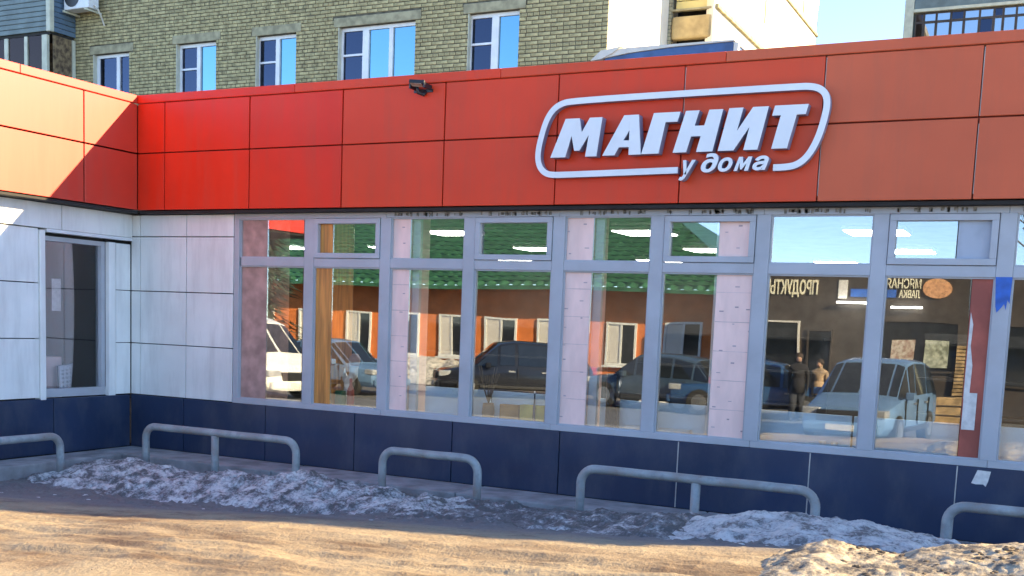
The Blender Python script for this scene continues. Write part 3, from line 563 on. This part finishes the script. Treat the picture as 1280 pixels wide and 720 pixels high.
# ------------------------------------------------------------------ brick apartment block behind
AY = 10.0; AX0, AX1 = -19.0, 1.12
apt = thing('apartment_building', 'pale brick apartment block with cream end wall behind the shop', 'apartment building', (-6, 14, 0))
WIN = [  # hole x0, x1, z0, z1, pane edges (list of (a, b, transom))
 (-11.95, -10.82, 6.2, 7.72, ((-11.86, -11.30, 0), (-11.20, -10.75, 0))), (-9.36, -8.22, 6.2, 7.77, ((-9.30, -8.84, 1), (-8.74, -8.15, 0))),
 (-7.08, -6.02, 6.2, 7.77, ((-7.07, -6.62, 1), (-6.52, -5.95, 0))), (-4.91, -3.05, 6.2, 7.78, ((-4.86, -4.37, 1), (-4.22, -3.72, 0), (-3.63, -2.98, 0))), (-1.82, -.72, 6.2, 7.79, ((-1.80, -1.35, 1), (-1.20, -.65, 0)))]
bz0, bz1 = 5.9, 9.75
G().box(AX0, AX1-.02, AY+.05, AY+.3, 0, bz0).box(AX0, AX1-.02, AY+.05, AY+.3, bz1, 15).build('brick_wall', M['farbrick'], apt)
cuts = [AX0]+[q for w in WIN for q in w[:2]]+[AX1-.02]; mg = G()
for i in range(0, len(cuts), 2): mg.box(cuts[i], cuts[i+1], AY+.012, AY+.25, bz0, bz1)
for w in WIN: mg.box(w[0], w[1], AY+.012, AY+.25, w[3], bz1); mg.box(w[0], w[1], AY+.012, AY+.25, bz0, w[2])
mg.build('mortar_wall', M['mortar'], apt)
bme = {}
def brick_mesh(w):
    if w not in bme:
        g = G(); c = .006
        for y, e in ((0, c), (.03, 0)): pass
        g.add([(e, y, q) for y, e, q in ()], [])
        a = [(c, 0, c), (w-c, 0, c), (w-c, 0, .063-c), (c, 0, .063-c)]; b_ = [(0, .012, 0), (w, .012, 0), (w, .012, .063), (0, .012, .063)]
        g.add(a+b_, [(0, 1, 2, 3), (0, 4, 5, 1), (1, 5, 6, 2), (2, 6, 7, 3), (3, 7, 4, 0)]); bme[w] = (g, g.mesh('brick', M['brick']))
    return bme[w]
rows = int((bz1-bz0)/.0755); allb = []
for r_ in range(rows):
    z = bz0+r_*.0755; head = r_ % 4 == 3; w = .117 if head else .249; pitch = .129 if head else .261
    x = AX1-.004-(0 if r_ % 2 else w*.5); holes = []
    if not r_ % 2: allb.append((AX1-.004-w*.5+.012, z, round(w*.5-.012, 3)))
    for q in WIN:
        if q[2]-.03 < z+.03 < q[3]+.012: holes.append((q[0], q[1]))
        elif q[3]+.012 <= z+.03 < q[3]+.195: holes.append((q[0]-.135, q[1]+.135))
    while x > -15.5:
        seg = [(x-w, x)]
        for a, b in holes:
            seg = [t for p, q in seg for t in ((p, min(q, a)), (max(p, b), q)) if t[1]-t[0] > .025]
        for p, q in seg: allb.append((p, z+random.uniform(-.003, .003), round(q-p, 3)))
        x -= pitch
allb = [b for b in allb if b[0] > -15]
vis = sorted(allb, key=lambda b: abs(b[0]+.2)+abs(b[1]-7.2)*.9+(9 if b[1] < 6.45-.035*(b[0]) else 0)+(9 if b[1] > 7.9-b[0]*.12 or b[2] not in (.249, .117) else 0))
big = set(vis[:300]); mass = G()
for x, z, w in allb:
    if (x, z, w) in big: put('brick', brick_mesh(w)[1], apt, loc=(x, AY, z))
    else:
        g = brick_mesh(w)[0]; mass.add([(a+x+0, b+AY+random.uniform(-.003, .003), c+z) for a, b, c in g.v], g.f)
tag(mass.build('brick_courses', M['brick'], apt), kind='stuff')
for i, (x0, x1, z0, z1, panes) in enumerate(WIN):
    G().box(x0-.13, x1+.13, AY-.006, AY+.1, z1+.005, z1+.19).build('lintel', M['lintel'], apt, bevel=.008)
    g = G(); y0, y1 = AY+.10, AY+.16; xe = x1-.003
    g.box(x0+.003, xe, y0, y1, z1-.075, z1-.003); g.box(x0+.003, xe, y0, y1, z0, z0+.07)
    g.box(x0+.003, panes[0][0], y0, y1, z0+.07, z1-.075)
    for a, b in zip(panes[:-1], panes[1:]): g.box(a[1], b[0], y0-.012, y1, z0+.07, z1-.075)
    if panes[-1][1] < xe: g.box(panes[-1][1], xe, y0, y1, z0+.07, z1-.075)
    for a, b, tr in panes:
        if tr: g.box(a, min(b, xe), y0-.003, y1-.01, 7.205, 7.245)
    wn = g.build('window', M['whitep'], apt); G().box(x0-.012, x0+.001, AY-.004, AY+.10, z0, z1).build('reveal', M['post'], apt)
    for a, b, tr in panes:
        G().box(a, min(b, xe-.002), y0+.03, y0+.038, z0+.07, z1-.075).build('pane', M['dimglass' if (tr or i == 0) else 'skyglass'], wn)
    G().box(x0+.01, x1-.01, AY+.2, AY+.24, z0, z1).build('curtain', M['inner'], wn)
# cream end wall facing right, stepped back behind a front-facing loggia
X2 = 2.09
ew = G(); ew.box(AX1-.3, AX1, AY+.014, 13.29, 0, 15); ew.box(X2-.1, X2, 13.3, 23.2, 0, 15); ew.box(-19, AX1-.31, 13, 23.1, 0, 15); ew.box(AX1-.3, X2-.11, 14.01, 23.1, 0, 15)
ew.build('end_wall', M['cream'], apt)
lo = G().box(AX1+.0, X2-.11, 13.9, 14.0, 0, 15).build('loggia', M['dark'], apt)
G().box(AX1-.02, AX1+.07, 13.30, 13.42, 6, 15).build('side_brick', M['farbrick'], lo)
G().box(AX1+.08, X2-.03, 13.27, 13.46, 7.85, 8.32).build('parapet', M['tan'], lo, bevel=.05)
G().box(AX1+.02, X2-.05, 13.29, 13.4, 8.43, 8.47).build('sill_board', M['lintel'], lo)
for k in range(6): G().box(AX1+.14, X2-.14, 13.35, 13.44, 8.475+k*.17, 8.475+(k+1)*.17-.012).build('board', M['yellow'], lo, bevel=.008)
G().box(X2-.16, X2-.101, 13.33, 13.45, 7.4, 11).build('jamb', M['cream'], lo)
G().box(X2+.001, X2+.07, 13.4, 17.6, 8.46, 8.54).build('cornice', M['lintel'], apt); G().box(X2+.001, X2+.05, 17.4, 23.18, 10.22, 10.28).build('cornice', M['lintel'], apt)
for y, z in ((17.35, 9.15), (21.27, 10.4)): G().box(X2+.001, X2+.02, y, y+.06, z, 14.5).build('panel_joint', M['lintel'], apt)
G().box(-19.2, 2.6, 9.8, 23.4, 15, 15.25).build('roof', M['roofing'], apt)
# glazed balcony at the left
bal = thing('glazed_balcony', 'glazed balcony with blue green lap siding at the far left of the brick block', 'balcony', (-14.5, 9.6, 8.1))
bx = -12.52; by = 9.24
for k in range(13): G().box(-17, bx-.12, by+.0+(k % 1), by+.03, 8.14+k*.115, 8.14+(k+1)*.115-.008, Matrix.Translation((0, 0, 0))).build('siding_board', M['siding'], bal, bevel=.012)
for k in range(13): G().box(bx-.03, bx, by+.12, AY-.01, 8.14+k*.115, 8.14+(k+1)*.115-.008).build('siding_board', M['bluesiding'], bal, bevel=.012)
G().box(bx-.12, bx+.01, by-.012, by+.115, 8.13, 9.65).build('corner_trim', M['post'], bal, bevel=.01)
G().box(-17, bx-.05, by+.05, AY-.02, 8.08, 8.13).build('floor_slab', M['dark'], bal)
for a, b in ((-14.1, -13.98), (-13.42, -13.32), (-12.83, -12.66)): G().box(a, b, by+.03, by+.10, 6.2, 8.07).build('post', M['post'], bal)
G().box(bx-.06, bx+.0, AY-.10, AY-.02, 6.2, 8.07).build('post', M['post'], bal)
G().box(bx-.05, bx-.03, by+.12, AY-.11, 6.2, 8.07).build('side_panel', M['rust'], bal)
for a, b in ((-15.2, -14.11), (-13.97, -13.43), (-13.31, -12.84)): G().box(a, b, by+.06, by+.07, 6.3, 8.07).build('pane', M['brownglass'], bal)
G().box(-17, bx-.06, AY-.06, AY-.02, 6.2, 8.07).build('back_panel', M['rust'], bal)
ac = thing('air_conditioner', 'white air conditioner outdoor unit on the brick wall right of the balcony', 'air conditioner', (-12.0, 9.8, 8.7))
G().box(-12.42, -11.62, 9.55, 9.86, 8.66, 9.25).build('casing', M['whitep'], ac, bevel=.02); G().tube([(-12.15, 9.548, 8.95), (-12.15, 9.54, 8.95)], .24, 20).build('fan_grille', M['black'], ac)
G().box(-12.40, -12.36, 9.5, 9.98, 8.60, 8.645).box(-11.70, -11.66, 9.5, 9.98, 8.60, 8.645).build('bracket', M['post'], ac)
G().tube([(-11.62, 9.7, 8.75), (-11.52, 9.72, 8.68), (-11.55, 9.9, 8.45), (-11.57, 9.97, 8.35)], .02, 6).build('hose', M['pale'], ac)
# blue sheet-metal housing on the shop roof
bh = thing('roof_housing', 'blue sheet metal housing with pale cap on the shop roof', 'roof housing', (4, 5.6, 3.98))
G().prism([(3.15, 3.985), (4.95, 3.985), (4.95, 5.575), (4.1, 5.56), (3.5, 5.525), (3.15, 5.48)], 5.02, 6.2).build('casing', M['blue'], bh); G().box(2.98, 3.149, 5.06, 6.2, 3.985, 5.46).build('side_panel', M['blue'], bh)
G().prism([(3.145, 5.485), (3.5, 5.53), (4.1, 5.565), (4.97, 5.58), (4.97, 5.60), (4.1, 5.60), (3.5, 5.60), (3.3, 5.585)], 5.0, 6.25).build('cap', M['pale'], bh)
G().prism([(2.95, 5.46), (3.10, 5.585), (3.40, 5.62), (3.24, 5.525), (3.10, 5.47)], 4.98, 5.5).build('corner_flashing', M['pale'], bh)
G().box(4.96, 5.02, 5.0, 5.08, 5.3, 5.56).build('edge_trim', M['pale'], bh)
# second apartment block at right, farther back
a2 = thing('balcony_block', 'grey green balcony tower with dark glazing at the right edge of the sky', 'apartment building', (9, 32, 0))
G().box(3.5, 16, 30.22, 38, 0, 26).build('wall', M['siding'], a2); G().box(3.45, 3.74, 30.0, 30.21, 9, 22).build('corner_post', M['post'], a2)
for k in range(9): G().box(3.75, 16, 30.0, 30.15, 12.62+k*.62, 12.62+(k+1)*.62-.02).build('siding_board', M['siding'], a2, bevel=.02)
G().box(3.75, 16, 29.93, 30.14, 12.52, 12.615).build('ledge', M['post'], a2)
k = 0; x = 3.80
while x < 9.6:
    w = (.27, .38, .44, .40, .46, .42)[k % 6]; f = G(); f.ringbox(x, x+w, 11.28, 12.20, .038, 30.04, 30.12); wn = f.build('window', M['dbrown'], a2)
    G().box(x+.035, x+w-.035, 30.07, 30.08, 11.31, 12.17).build('pane', M['paleglass'] if k % 5 else M['dimglass'], wn)
    f = G(); f.ringbox(x, x+w, 12.205, 12.49, .03, 30.04, 30.12); wn = f.build('window', M['dbrown'], a2); G().box(x+.026, x+w-.026, 30.07, 30.08, 12.23, 12.47).build('pane', M['paleglass' if k % 3 else 'dimglass'], wn)
    x += w+.006; k += 1
G().box(3.75, 16, 30.0, 30.14, 9, 11.27).build('parapet', M['siding'], a2)
# ------------------------------------------------------------------ across the street (seen in the glass)
GS = -.3
ob = thing('orange_building', 'long orange single storey house with green metal roof across the street', 'house', (-12, -26, GS))
OW = [(-14.6, -13.5), (-12.6, -11.5), (-10.7, -9.64), (-8.78, -7.57), (-6.79, -5.7), (-4.31, -3.22), (-2.28, -1.11), (-16.8, -15.7), (-19, -17.9), (-21.2, -20.1)]
G().box(-30, -.0, -33, -24, GS-.1, 2.98).build('wall', M['orange'], ob); G().box(-30.8, .8, -33.8, -23.15, 2.98, 3.06).build('soffit', M['soff'], ob)
for a, b in OW:
    f = G(); f.ringbox(a, b, .55, 2.02, .07, -23.995, -23.92); f.box((a+b)/2-.035, (a+b)/2+.035, -23.99, -23.93, .62, 1.95); wn = f.build('window', M['whitep'], ob)
    G().box(a+.05, b-.05, -23.985, -23.97, .6, 1.97).build('pane', M['cglass'], wn); G().box(a+.08, (a+b)/2-.04, -23.968, -23.955, .63, 1.94).build('blind', M['paper'], wn); G().box(a-.06, b+.06, -23.99, -23.84, .47, .545).build('sill', M['whitep'], wn)
# tiled metal roof: courses with a rolled profile
xs = np.arange(-30.8, .9, .075); rw = np.arange(0, 1.0001, 1/22); V = []; F = []
for j, t in enumerate(rw):
    y = -23.1-7.4*t
    for x in xs:
        xx = min(x, .8-t*6.2) if x > -15 else max(x, -30.8+t*6.2)
        V.append((xx, y, 3.035+3.75*t+.05*math.sin(x*2*math.pi/.42)+(.0))); 
for j in range(len(rw)-1):
    for i in range(len(xs)-1): F.append((j*len(xs)+i, j*len(xs)+i+1, (j+1)*len(xs)+i+1, (j+1)*len(xs)+i))
g = G(); g.v = V; g.f = F; g.build('roof', M['roofg'], ob, True)
g = G()
for j in range(1, 22):
    t = rw[j]; g.box(-30.8+t*6.2+.1, .8-t*6.2-.1, -23.1-7.4*t-.02, -23.1-7.4*t+.02, 3.07+3.75*t+.0, 3.07+3.75*t+.10)
g.build('roof_course', M['roofg'], ob); G().box(-30.75, .75, -23.16, -23.11, 2.93, 3.06).build('eave_board', M['roofg'], ob)
G().add([(.8, -23.1, 3.05), (-5.4, -30.5, 6.8), (-5.4, -31, 6.8), (.8, -38, 3.05)], [(0, 1, 2, 3)]).build('hip_slope', M['roofg'], ob)
db = thing('dark_shop', 'dark brown shop with raised letters and posters across the street', 'shop', (7, -24, GS))
G().box(.95, 14, -30, -22, GS-.1, 3.62).build('wall', M['dbrown'], db)
for a, b, z0, z1, mm in ((1.3, 2.4, -.1, 2.2, 'cglass'), (2.6, 3.3, -.2, 2.0, 'cglass'), (4.5, 6.6, .9, 2.3, 'cglass'), (7.2, 9.5, .6, 2.3, 'cglass')):
    f = G(); f.ringbox(a, b, z0, z1, .05, -21.995, -21.93); wn = f.build('window', M['dbrown'] if a > 2.5 else M['paper'], db); G().box(a+.04, b-.04, -21.99, -21.97, z0+.04, z1-.04).build('pane', M[mm], wn)
for a, b, mm in ((4.9, 5.5, 'postera'), (5.75, 6.35, 'posterb')): tag(G().box(a, b, -21.925, -21.915, 1.05, 1.78).build('poster', M[mm]), 'pale poster on the dark shop window, %s' % ('left' if a < 5.6 else 'right'), 'poster')
for k in range(14): G().box(6.55, 7.1, -21.99, -21.9, .3+k*.1, .3+k*.1+.075).build('brick_course', M['woodp'], db)
sg = thing('street_sign_letters', 'cream raised letters on the dark shop across the street', 'sign', (2, -22, 3))
place_text('lettering', 'ПРОДУКТЫ', 2.78, 2.88, -21.98, 1.32, .5, M['cream2'], sg, .03, 0, .02, facing=1)
place_text('lettering', 'МЯСНАЯ', 5.52, 3.18, -21.98, .9, .26, M['cream2'], sg, .03, 0, .01, facing=1); place_text('lettering', 'ЛАВКА', 5.50, 2.92, -21.98, .55, .22, M['cream2'], sg, .03, 0, .01, facing=1)
G().box(3.7, 4.88, -21.995, -21.96, 2.92, 3.14).build('blue_plate', M['bluesign'], sg); G().box(3.35, 3.6, -21.995, -21.96, 2.86, 3.38).build('pale_plate', M['paper'], sg)
g = G(); g.prism([(5.97+.4*math.cos(a*.2618), 3.2+.27*math.sin(a*.2618)) for a in range(24)], -21.99, -21.94); g.build('oval_plate', M['bun'], sg)
for x, z, w in ((3.9, 2.72, 1.1), (5.2, 2.62, .8)): tag(G().box(x-w/2, x+w/2, -21.9, -21.8, z, z+.05).build('strip_lamp', M['lamp']), 'lit strip lamp under the letters, %s' % ('left' if x < 4 else 'right'), 'lamp')
for k in range(9): tag(G().box(5.7, 7.35, -20.4+(k % 3)*.14, -20.27+(k % 3)*.14, GS+.02+(k//3)*.22, GS+.2+(k//3)*.22).build('timber_plank', M['woodp'], bevel=.01), 'raw plank in the %s layer of the timber pile, %s one' % (('bottom', 'middle', 'top')[k//3], ('back', 'centre', 'front')[k % 3]), 'plank', 'planks stacked by the dark shop')
pl = thing('lamp_post', 'thin cream post standing by the street kerb', 'post', (7.3, -16, GS)); G().tube([(7.3, -16, GS-.05), (7.3, -16, 4.2)], .05, 10).build('pole', M['post'], pl, True); G().box(7.24, 7.36, -16.3, -16.0, 4.2, 4.27).build('lamp_head', M['pale'], pl)
def bank2(label, x0, x1, y, h, seed):
    xs = np.arange(x0, x1, .08); ys = np.arange(y-1.0, y+1.0, .08)
    def zf(X, Y):
        e = np.clip((X-x0)/.7, 0, 1)*np.clip((x1-X)/.7, 0, 1); return GS-.02+h*e*np.clip(1-((Y-y)/.95)**2, 0, 1)*(.8+.6*fbm(X*1.5, Y*1.5, 3, seed))
    tag(sheet('snow_bank', xs, ys, zf, M['snowclean']), label, 'snow bank', 'banks of old snow')
bank2('white snow bank under the orange wall across the street', -12.5, -6.6, -22.2, 1.0, 4); bank2('small snow bank beside the dark shop across the street', -2.6, .9, -21.5, .7, 8)
# cars
def car(label, cat, paint, loc, rotz, L=4.3, Wd=1.75, H=1.5, hood=.75, kind='suv', group='cars parked across the street'):
    t = thing('parked_car', label, cat, loc, group, local=True, rotz=rotz); hw = Wd/2; bz = .52*H+.06
    if kind == 'van': st = [(L/2, .5, .62), (L/2-.12, .88, .9), (L/2-.55, bz, 1.02), (L/2-1.25, H-.1, 1), (L/2-1.6, H, 1), (0, H+.02, 1), (-L/2+.3, H, 1), (-L/2+.05, H-.25, .97), (-L/2, .55, .95)]
    elif kind == 'hatch' or kind == 'suv': st = [(L/2, .52, .70), (L/2-.12, hood, .90), (L/2-1.05, bz, 1.0), (L/2-1.75, H-.06, 1), (L/2-2.2, H, 1), (-L/2+1.1, H-.03, 1), (-L/2+.55, H-.14, .99), (-L/2+.12, bz, .96), (-L/2, .55, .93)]
    else: st = [(L/2, .52, .70), (L/2-.12, hood, .90), (L/2-1.15, bz, 1.0), (L/2-1.9, H-.05, 1), (L/2-2.3, H, 1), (-L/2+1.5, H-.03, 1), (-L/2+.75, bz+.05, .99), (-L/2+.1, bz, .96), (-L/2, .55, .93)]
    def sec(x, top, k):
        w = hw*k; tall = top > bz+.12; belt = bz if tall else top-.05; rw_ = w*(.80 if tall else .86)
        half = [(0, .26), (w*.88, .26), (w, .40), (w*1.0, .62*belt+.1), (w*.97, belt), (rw_, top-.05 if tall else top-.01), (rw_*.75, top+.0), (0, top+.02)]
        return [(x, y, z) for y, z in half]+[(x, -y, z) for y, z in half[-2:0:-1]]
    S = [sec(*q) for q in st]; n_ = len(S[0]); body = G(); gl = []
    body.v = [p for q in S for p in q]
    for i in range(len(S)-1):
        ta, tb = st[i][1] > bz+.12, st[i+1][1] > bz+.12
        for k in range(n_):
            q = (i*n_+k, i*n_+(k+1) % n_, (i+1)*n_+(k+1) % n_, (i+1)*n_+k)
            side = k in (4, 9); topf = k in (5, 6, 7, 8)
            if (side and (ta or tb)) or (topf and ta != tb): gl.append((q, (0, 1 if k == 4 else -1 if k == 9 else 0)))
            body.f.append(q)
    body.f += [tuple(range(n_)), tuple((len(S)-1)*n_+k for k in range(n_))[::-1]]
    body.build('body', paint, t, True, .02)
    wg = G()
    for q, _ in gl:
        p = [Vector(body.v[i]) for i in q]; c = sum(p, Vector())/4; nn = (p[1]-p[0]).cross(p[3]-p[0])
        if nn.length < 1e-6: nn = (p[2]-p[1]).cross(p[3]-p[2])
        nn.normalize(); 
        if nn.dot(c-Vector((0, 0, .7))) < 0: nn = -nn
        wg.add([tuple(c+(a-c)*.88+nn*.012) for a in p], [(0, 1, 2, 3)])
    wg.build('windows', M['cglass'], t)
    for sx in (L/2-.85, -L/2+.85):
        for s_ in (1, -1):
            w = G().tube([(sx, s_*(hw-.19), .32), (sx, s_*(hw+.012), .32)], .32, 20).build('wheel', M['tyre'], t); G().tube([(sx, s_*(hw+.013), .32), (sx, s_*(hw+.022), .32)], .2, 14).build('rim', M['rim'], w)
    for s_ in (1, -1):
        G().box(L/2-.36, L/2-.035, s_*hw*.70-.19, s_*hw*.70+.19, .60, .75).build('headlight', M['lampg'], t, bevel=.03); G().box(-L/2-.01, -L/2+.14, s_*hw*.74-.12, s_*hw*.74+.12, .72, .95).build('tail_light', M['taill'], t, bevel=.02)
        G().box(L/2-1.5, L/2-1.35, s_*(hw+.06)-.09, s_*(hw+.06)+.09, bz-.02, bz+.13).build('mirror', paint, t, bevel=.02)
    for s_ in (1, -1):
        for dx in (L/2-1.25, L/2-2.25, L/2-3.15): G().box(dx-.006, dx+.006, s_*hw-.03, s_*(hw)+.006, .42, bz-.03).build('door_gap', M['black'], t)
        for dx in (L/2-2.1, L/2-3.0): G().box(dx-.09, dx+.09, s_*hw-.02, s_*hw+.025, bz-.14, bz-.10).build('door_handle', M['rim'], t)
        G().box(L/2-3.3, L/2-1.2, s_*hw-.03, s_*hw+.012, .30, .38).build('side_skirt', M['black'], t)
    G().box(L/2-.08, L/2+.012, -.48, .48, .50, .715).build('grille', M['black'], t, bevel=.02); G().box(L/2-.1, L/2+.035, -hw*.85, hw*.85, .28, .48).build('bumper', paint, t, bevel=.05); G().box(L/2+.036, L/2+.045, -.26, .26, .34, .45).build('number_plate', M['paper'], t)
    return t
pi = math.pi
car('dark blue SUV parked side on before the orange house', 'car', M['cdark'], (-4.9, -18.4, GS), pi-.62, 4.5, 1.85, 1.62)
car('grey blue hatchback behind the canister reflection', 'car', M['cgrey'], (-.6, -18.4, GS), pi+.1, 3.9, 1.7, 1.48, kind='hatch')
car('blue sedan parked beside the small snow bank', 'car', M['cblue'], (2.2, -18.2, GS), pi-.1, 4.3, 1.72, 1.42, kind='sedan')
car('silver blue compact car seen at the left windows', 'car', M['csilver'], (-9.2, -16, GS), .1, 3.9, 1.7, 1.5, kind='hatch')
car('silver blue minivan facing the shop windows', 'car', M['csilver'], (5.75, -13.6, GS), pi/2+.12, 4.2, 1.74, 1.72, kind='suv')
car('white delivery van at the left side of the street', 'van', M['cwhite'], (-10.2, -12.5, GS), .15, 5.0, 1.9, 2.0, kind='van')
# people across the street
def person(label, x, y, rz, h, coat, legs, step):
    t = thing('person', label, 'person', (x, y, GS), local=True, rotz=rz); s = h/1.72
    V = []; E_ = []; Rr = []
    def ch(prev, pts):
        for p, r in pts:
            V.append(tuple(q*s for q in p)); Rr.append(r*s)
            if prev is not None: E_.append((prev, len(V)-1))
            prev = len(V)-1
        return prev
    pel = ch(None, [((0, 0, .95), .15)]); ches = ch(pel, [((0, 0, 1.12), .145), ((.01, 0, 1.30), .16), ((0, 0, 1.42), .13)])
    ch(ches, [((0, 0, 1.50), .055), ((.01, 0, 1.56), .075), ((.015, 0, 1.64), .092), ((.01, 0, 1.71), .06)])
    for sd_ in (1, -1):
        ch(pel, [((0, sd_*.10, .88), .10), ((.02+step*sd_*.5, sd_*.10, .50), .07), ((-.02+step*sd_, sd_*.10, .09), .05), ((.14+step*sd_, sd_*.11, .04), .04)])
        hnd = ch(ches, [((0, sd_*.19, 1.39), .07), ((-.02-step*sd_*.3, sd_*.24, 1.12), .05), ((.06-step*sd_*.4, sd_*.24, .88), .036), ((.08-step*sd_*.4, sd_*.24, .82), .030)])
        for f_ in range(5):
            ln = (.05, .08, .088, .08, .062)[f_]; o = (f_-2)*.02
            ch(hnd, [((.08-step*sd_*.4+o, sd_*.24, .79), .009), ((.09-step*sd_*.4+o*1.2, sd_*.235, .79-ln*.55), .0085), ((.10-step*sd_*.4+o*1.2, sd_*.228, .79-ln), .008)])
    me = bpy.data.meshes.new('body'); me.from_pydata(V, E_, []); me.materials.append(coat); o = put('body', me, t)
    o.modifiers.new('skin', 'SKIN'); sv = me.skin_vertices[0].data
    for i, r in enumerate(Rr): sv[i].radius = (r, r)
    sv[0].use_root = True
    sb_ = o.modifiers.new('sub', 'SUBSURF'); sb_.levels = 2; sb_.render_levels = 2
    g = G(); g.tube([((.0+.015)*s, 0, z*s) for z in (1.60, 1.66, 1.72, 1.755)], [.098*s, .104*s, .085*s, .02*s], 14); g.build('hair', M['hair'], t, True)
    g = G(); g.tube([((.055+.015)*s, 0, z*s) for z in (1.535, 1.57, 1.61, 1.65)], [.045*s, .066*s, .068*s, .055*s], 12); fc = g.build('face', M['skin'], t, True)
    G().tube([(.13*s, 0, 1.615*s), (.155*s, 0, 1.59*s)], [.012*s, .016*s], 8).build('nose', M['skin'], fc); G().box(.128*s, .138*s, -.045*s, -.02*s, 1.62*s, 1.632*s).box(.128*s, .138*s, .02*s, .045*s, 1.62*s, 1.632*s).build('eye', M['black'], fc)
    g = G()
    for sd_ in (1, -1): g.tube([(0, sd_*.09*s, .92*s), ((.02+step*sd_*.5)*s, sd_*.10*s, .50*s), ((-.02+step*sd_)*s, sd_*.10*s, .08*s)], [.125*s, .095*s, .075*s], 12)
    g.build('trousers', legs, t, True)
    g = G(); g.tube([(0, 0, z*s) for z in (.74, .95, 1.12)], [.20*s, .19*s, .16*s], 14); g.build('coat_skirt', coat, t, True)
person('person in a dark coat walking past the dark shop', 3.42, -17.2, 1.4, 1.70, M['jacket'], M['jeans'], .12)
person('person in a tan coat beside the dark coated one', 3.86, -17.6, 1.8, 1.58, M['tancoat'], M['jeans'], .08)
# trees
def tree(label, x, y, h, spruce):
    t = thing('spruce_tree' if spruce else 'bare_tree', label, 'tree', (x, y, GS)); rnd = random.Random(int(x*10)); br = G()
    G().tube([(x, y, GS-.1), (x+.08, y, h*.4), (x, y+.05, h*.75), (x+.02, y, h)], [.2, .15, .08, .015], 10).build('trunk', M['bark'], t, True)
    if spruce:
        lf = G()
        for k in range(3600):
            z = rnd.uniform(.12, 1)**.9; a = rnd.uniform(0, 6.283); r = (1-z)*h*.24*rnd.uniform(.25, 1)*(.75+.25*math.sin(z*38)); c = Vector((x+r*math.cos(a), y+r*math.sin(a), GS+z*h-r*.35)); d = Vector((math.cos(a), math.sin(a), -.4+rnd.uniform(-.3, .3)))*.2; e = Vector((-math.sin(a), math.cos(a), rnd.uniform(-.4, .4)))*.07
            lf.add([c-d-e, c-d+e, c+d], [(0, 1, 2)])
        lf.build('crown', M['needles'], t)
    else:
        def grow(p, d, ln, r, dep):
            q = p+d*ln; br.tube([p, p.lerp(q, .5)+Vector((rnd.uniform(-.05, .05),)*3), q], [r, r*.8, r*.6], 5, False)
            if dep:
                for _ in range(rnd.choice((2, 3, 3))): grow(p.lerp(q, rnd.uniform(.5, 1)), (d+Vector((rnd.uniform(-.8, .8), rnd.uniform(-.8, .8), rnd.uniform(-.1, .6)))).normalized(), ln*rnd.uniform(.6, .8), r*.6, dep-1)
        for k in range(11): z = h*(.3+.06*k); a = rnd.uniform(0, 6.28); grow(Vector((x, y, z)), Vector((math.cos(a), math.sin(a), .8)).normalized(), h*.16, .05, 4)
        br.build('crown', M['bark'], t)
tree('bare tree behind the dark shop', 8.9, -32, 11, False); tree('dark spruce left of the white van', -14.5, -19, 9, True); tree('smaller dark spruce beside the orange house', -16.5, -17, 7.5, True)
for o in bpy.data.objects:
    if '_o' in o: del o['_o']
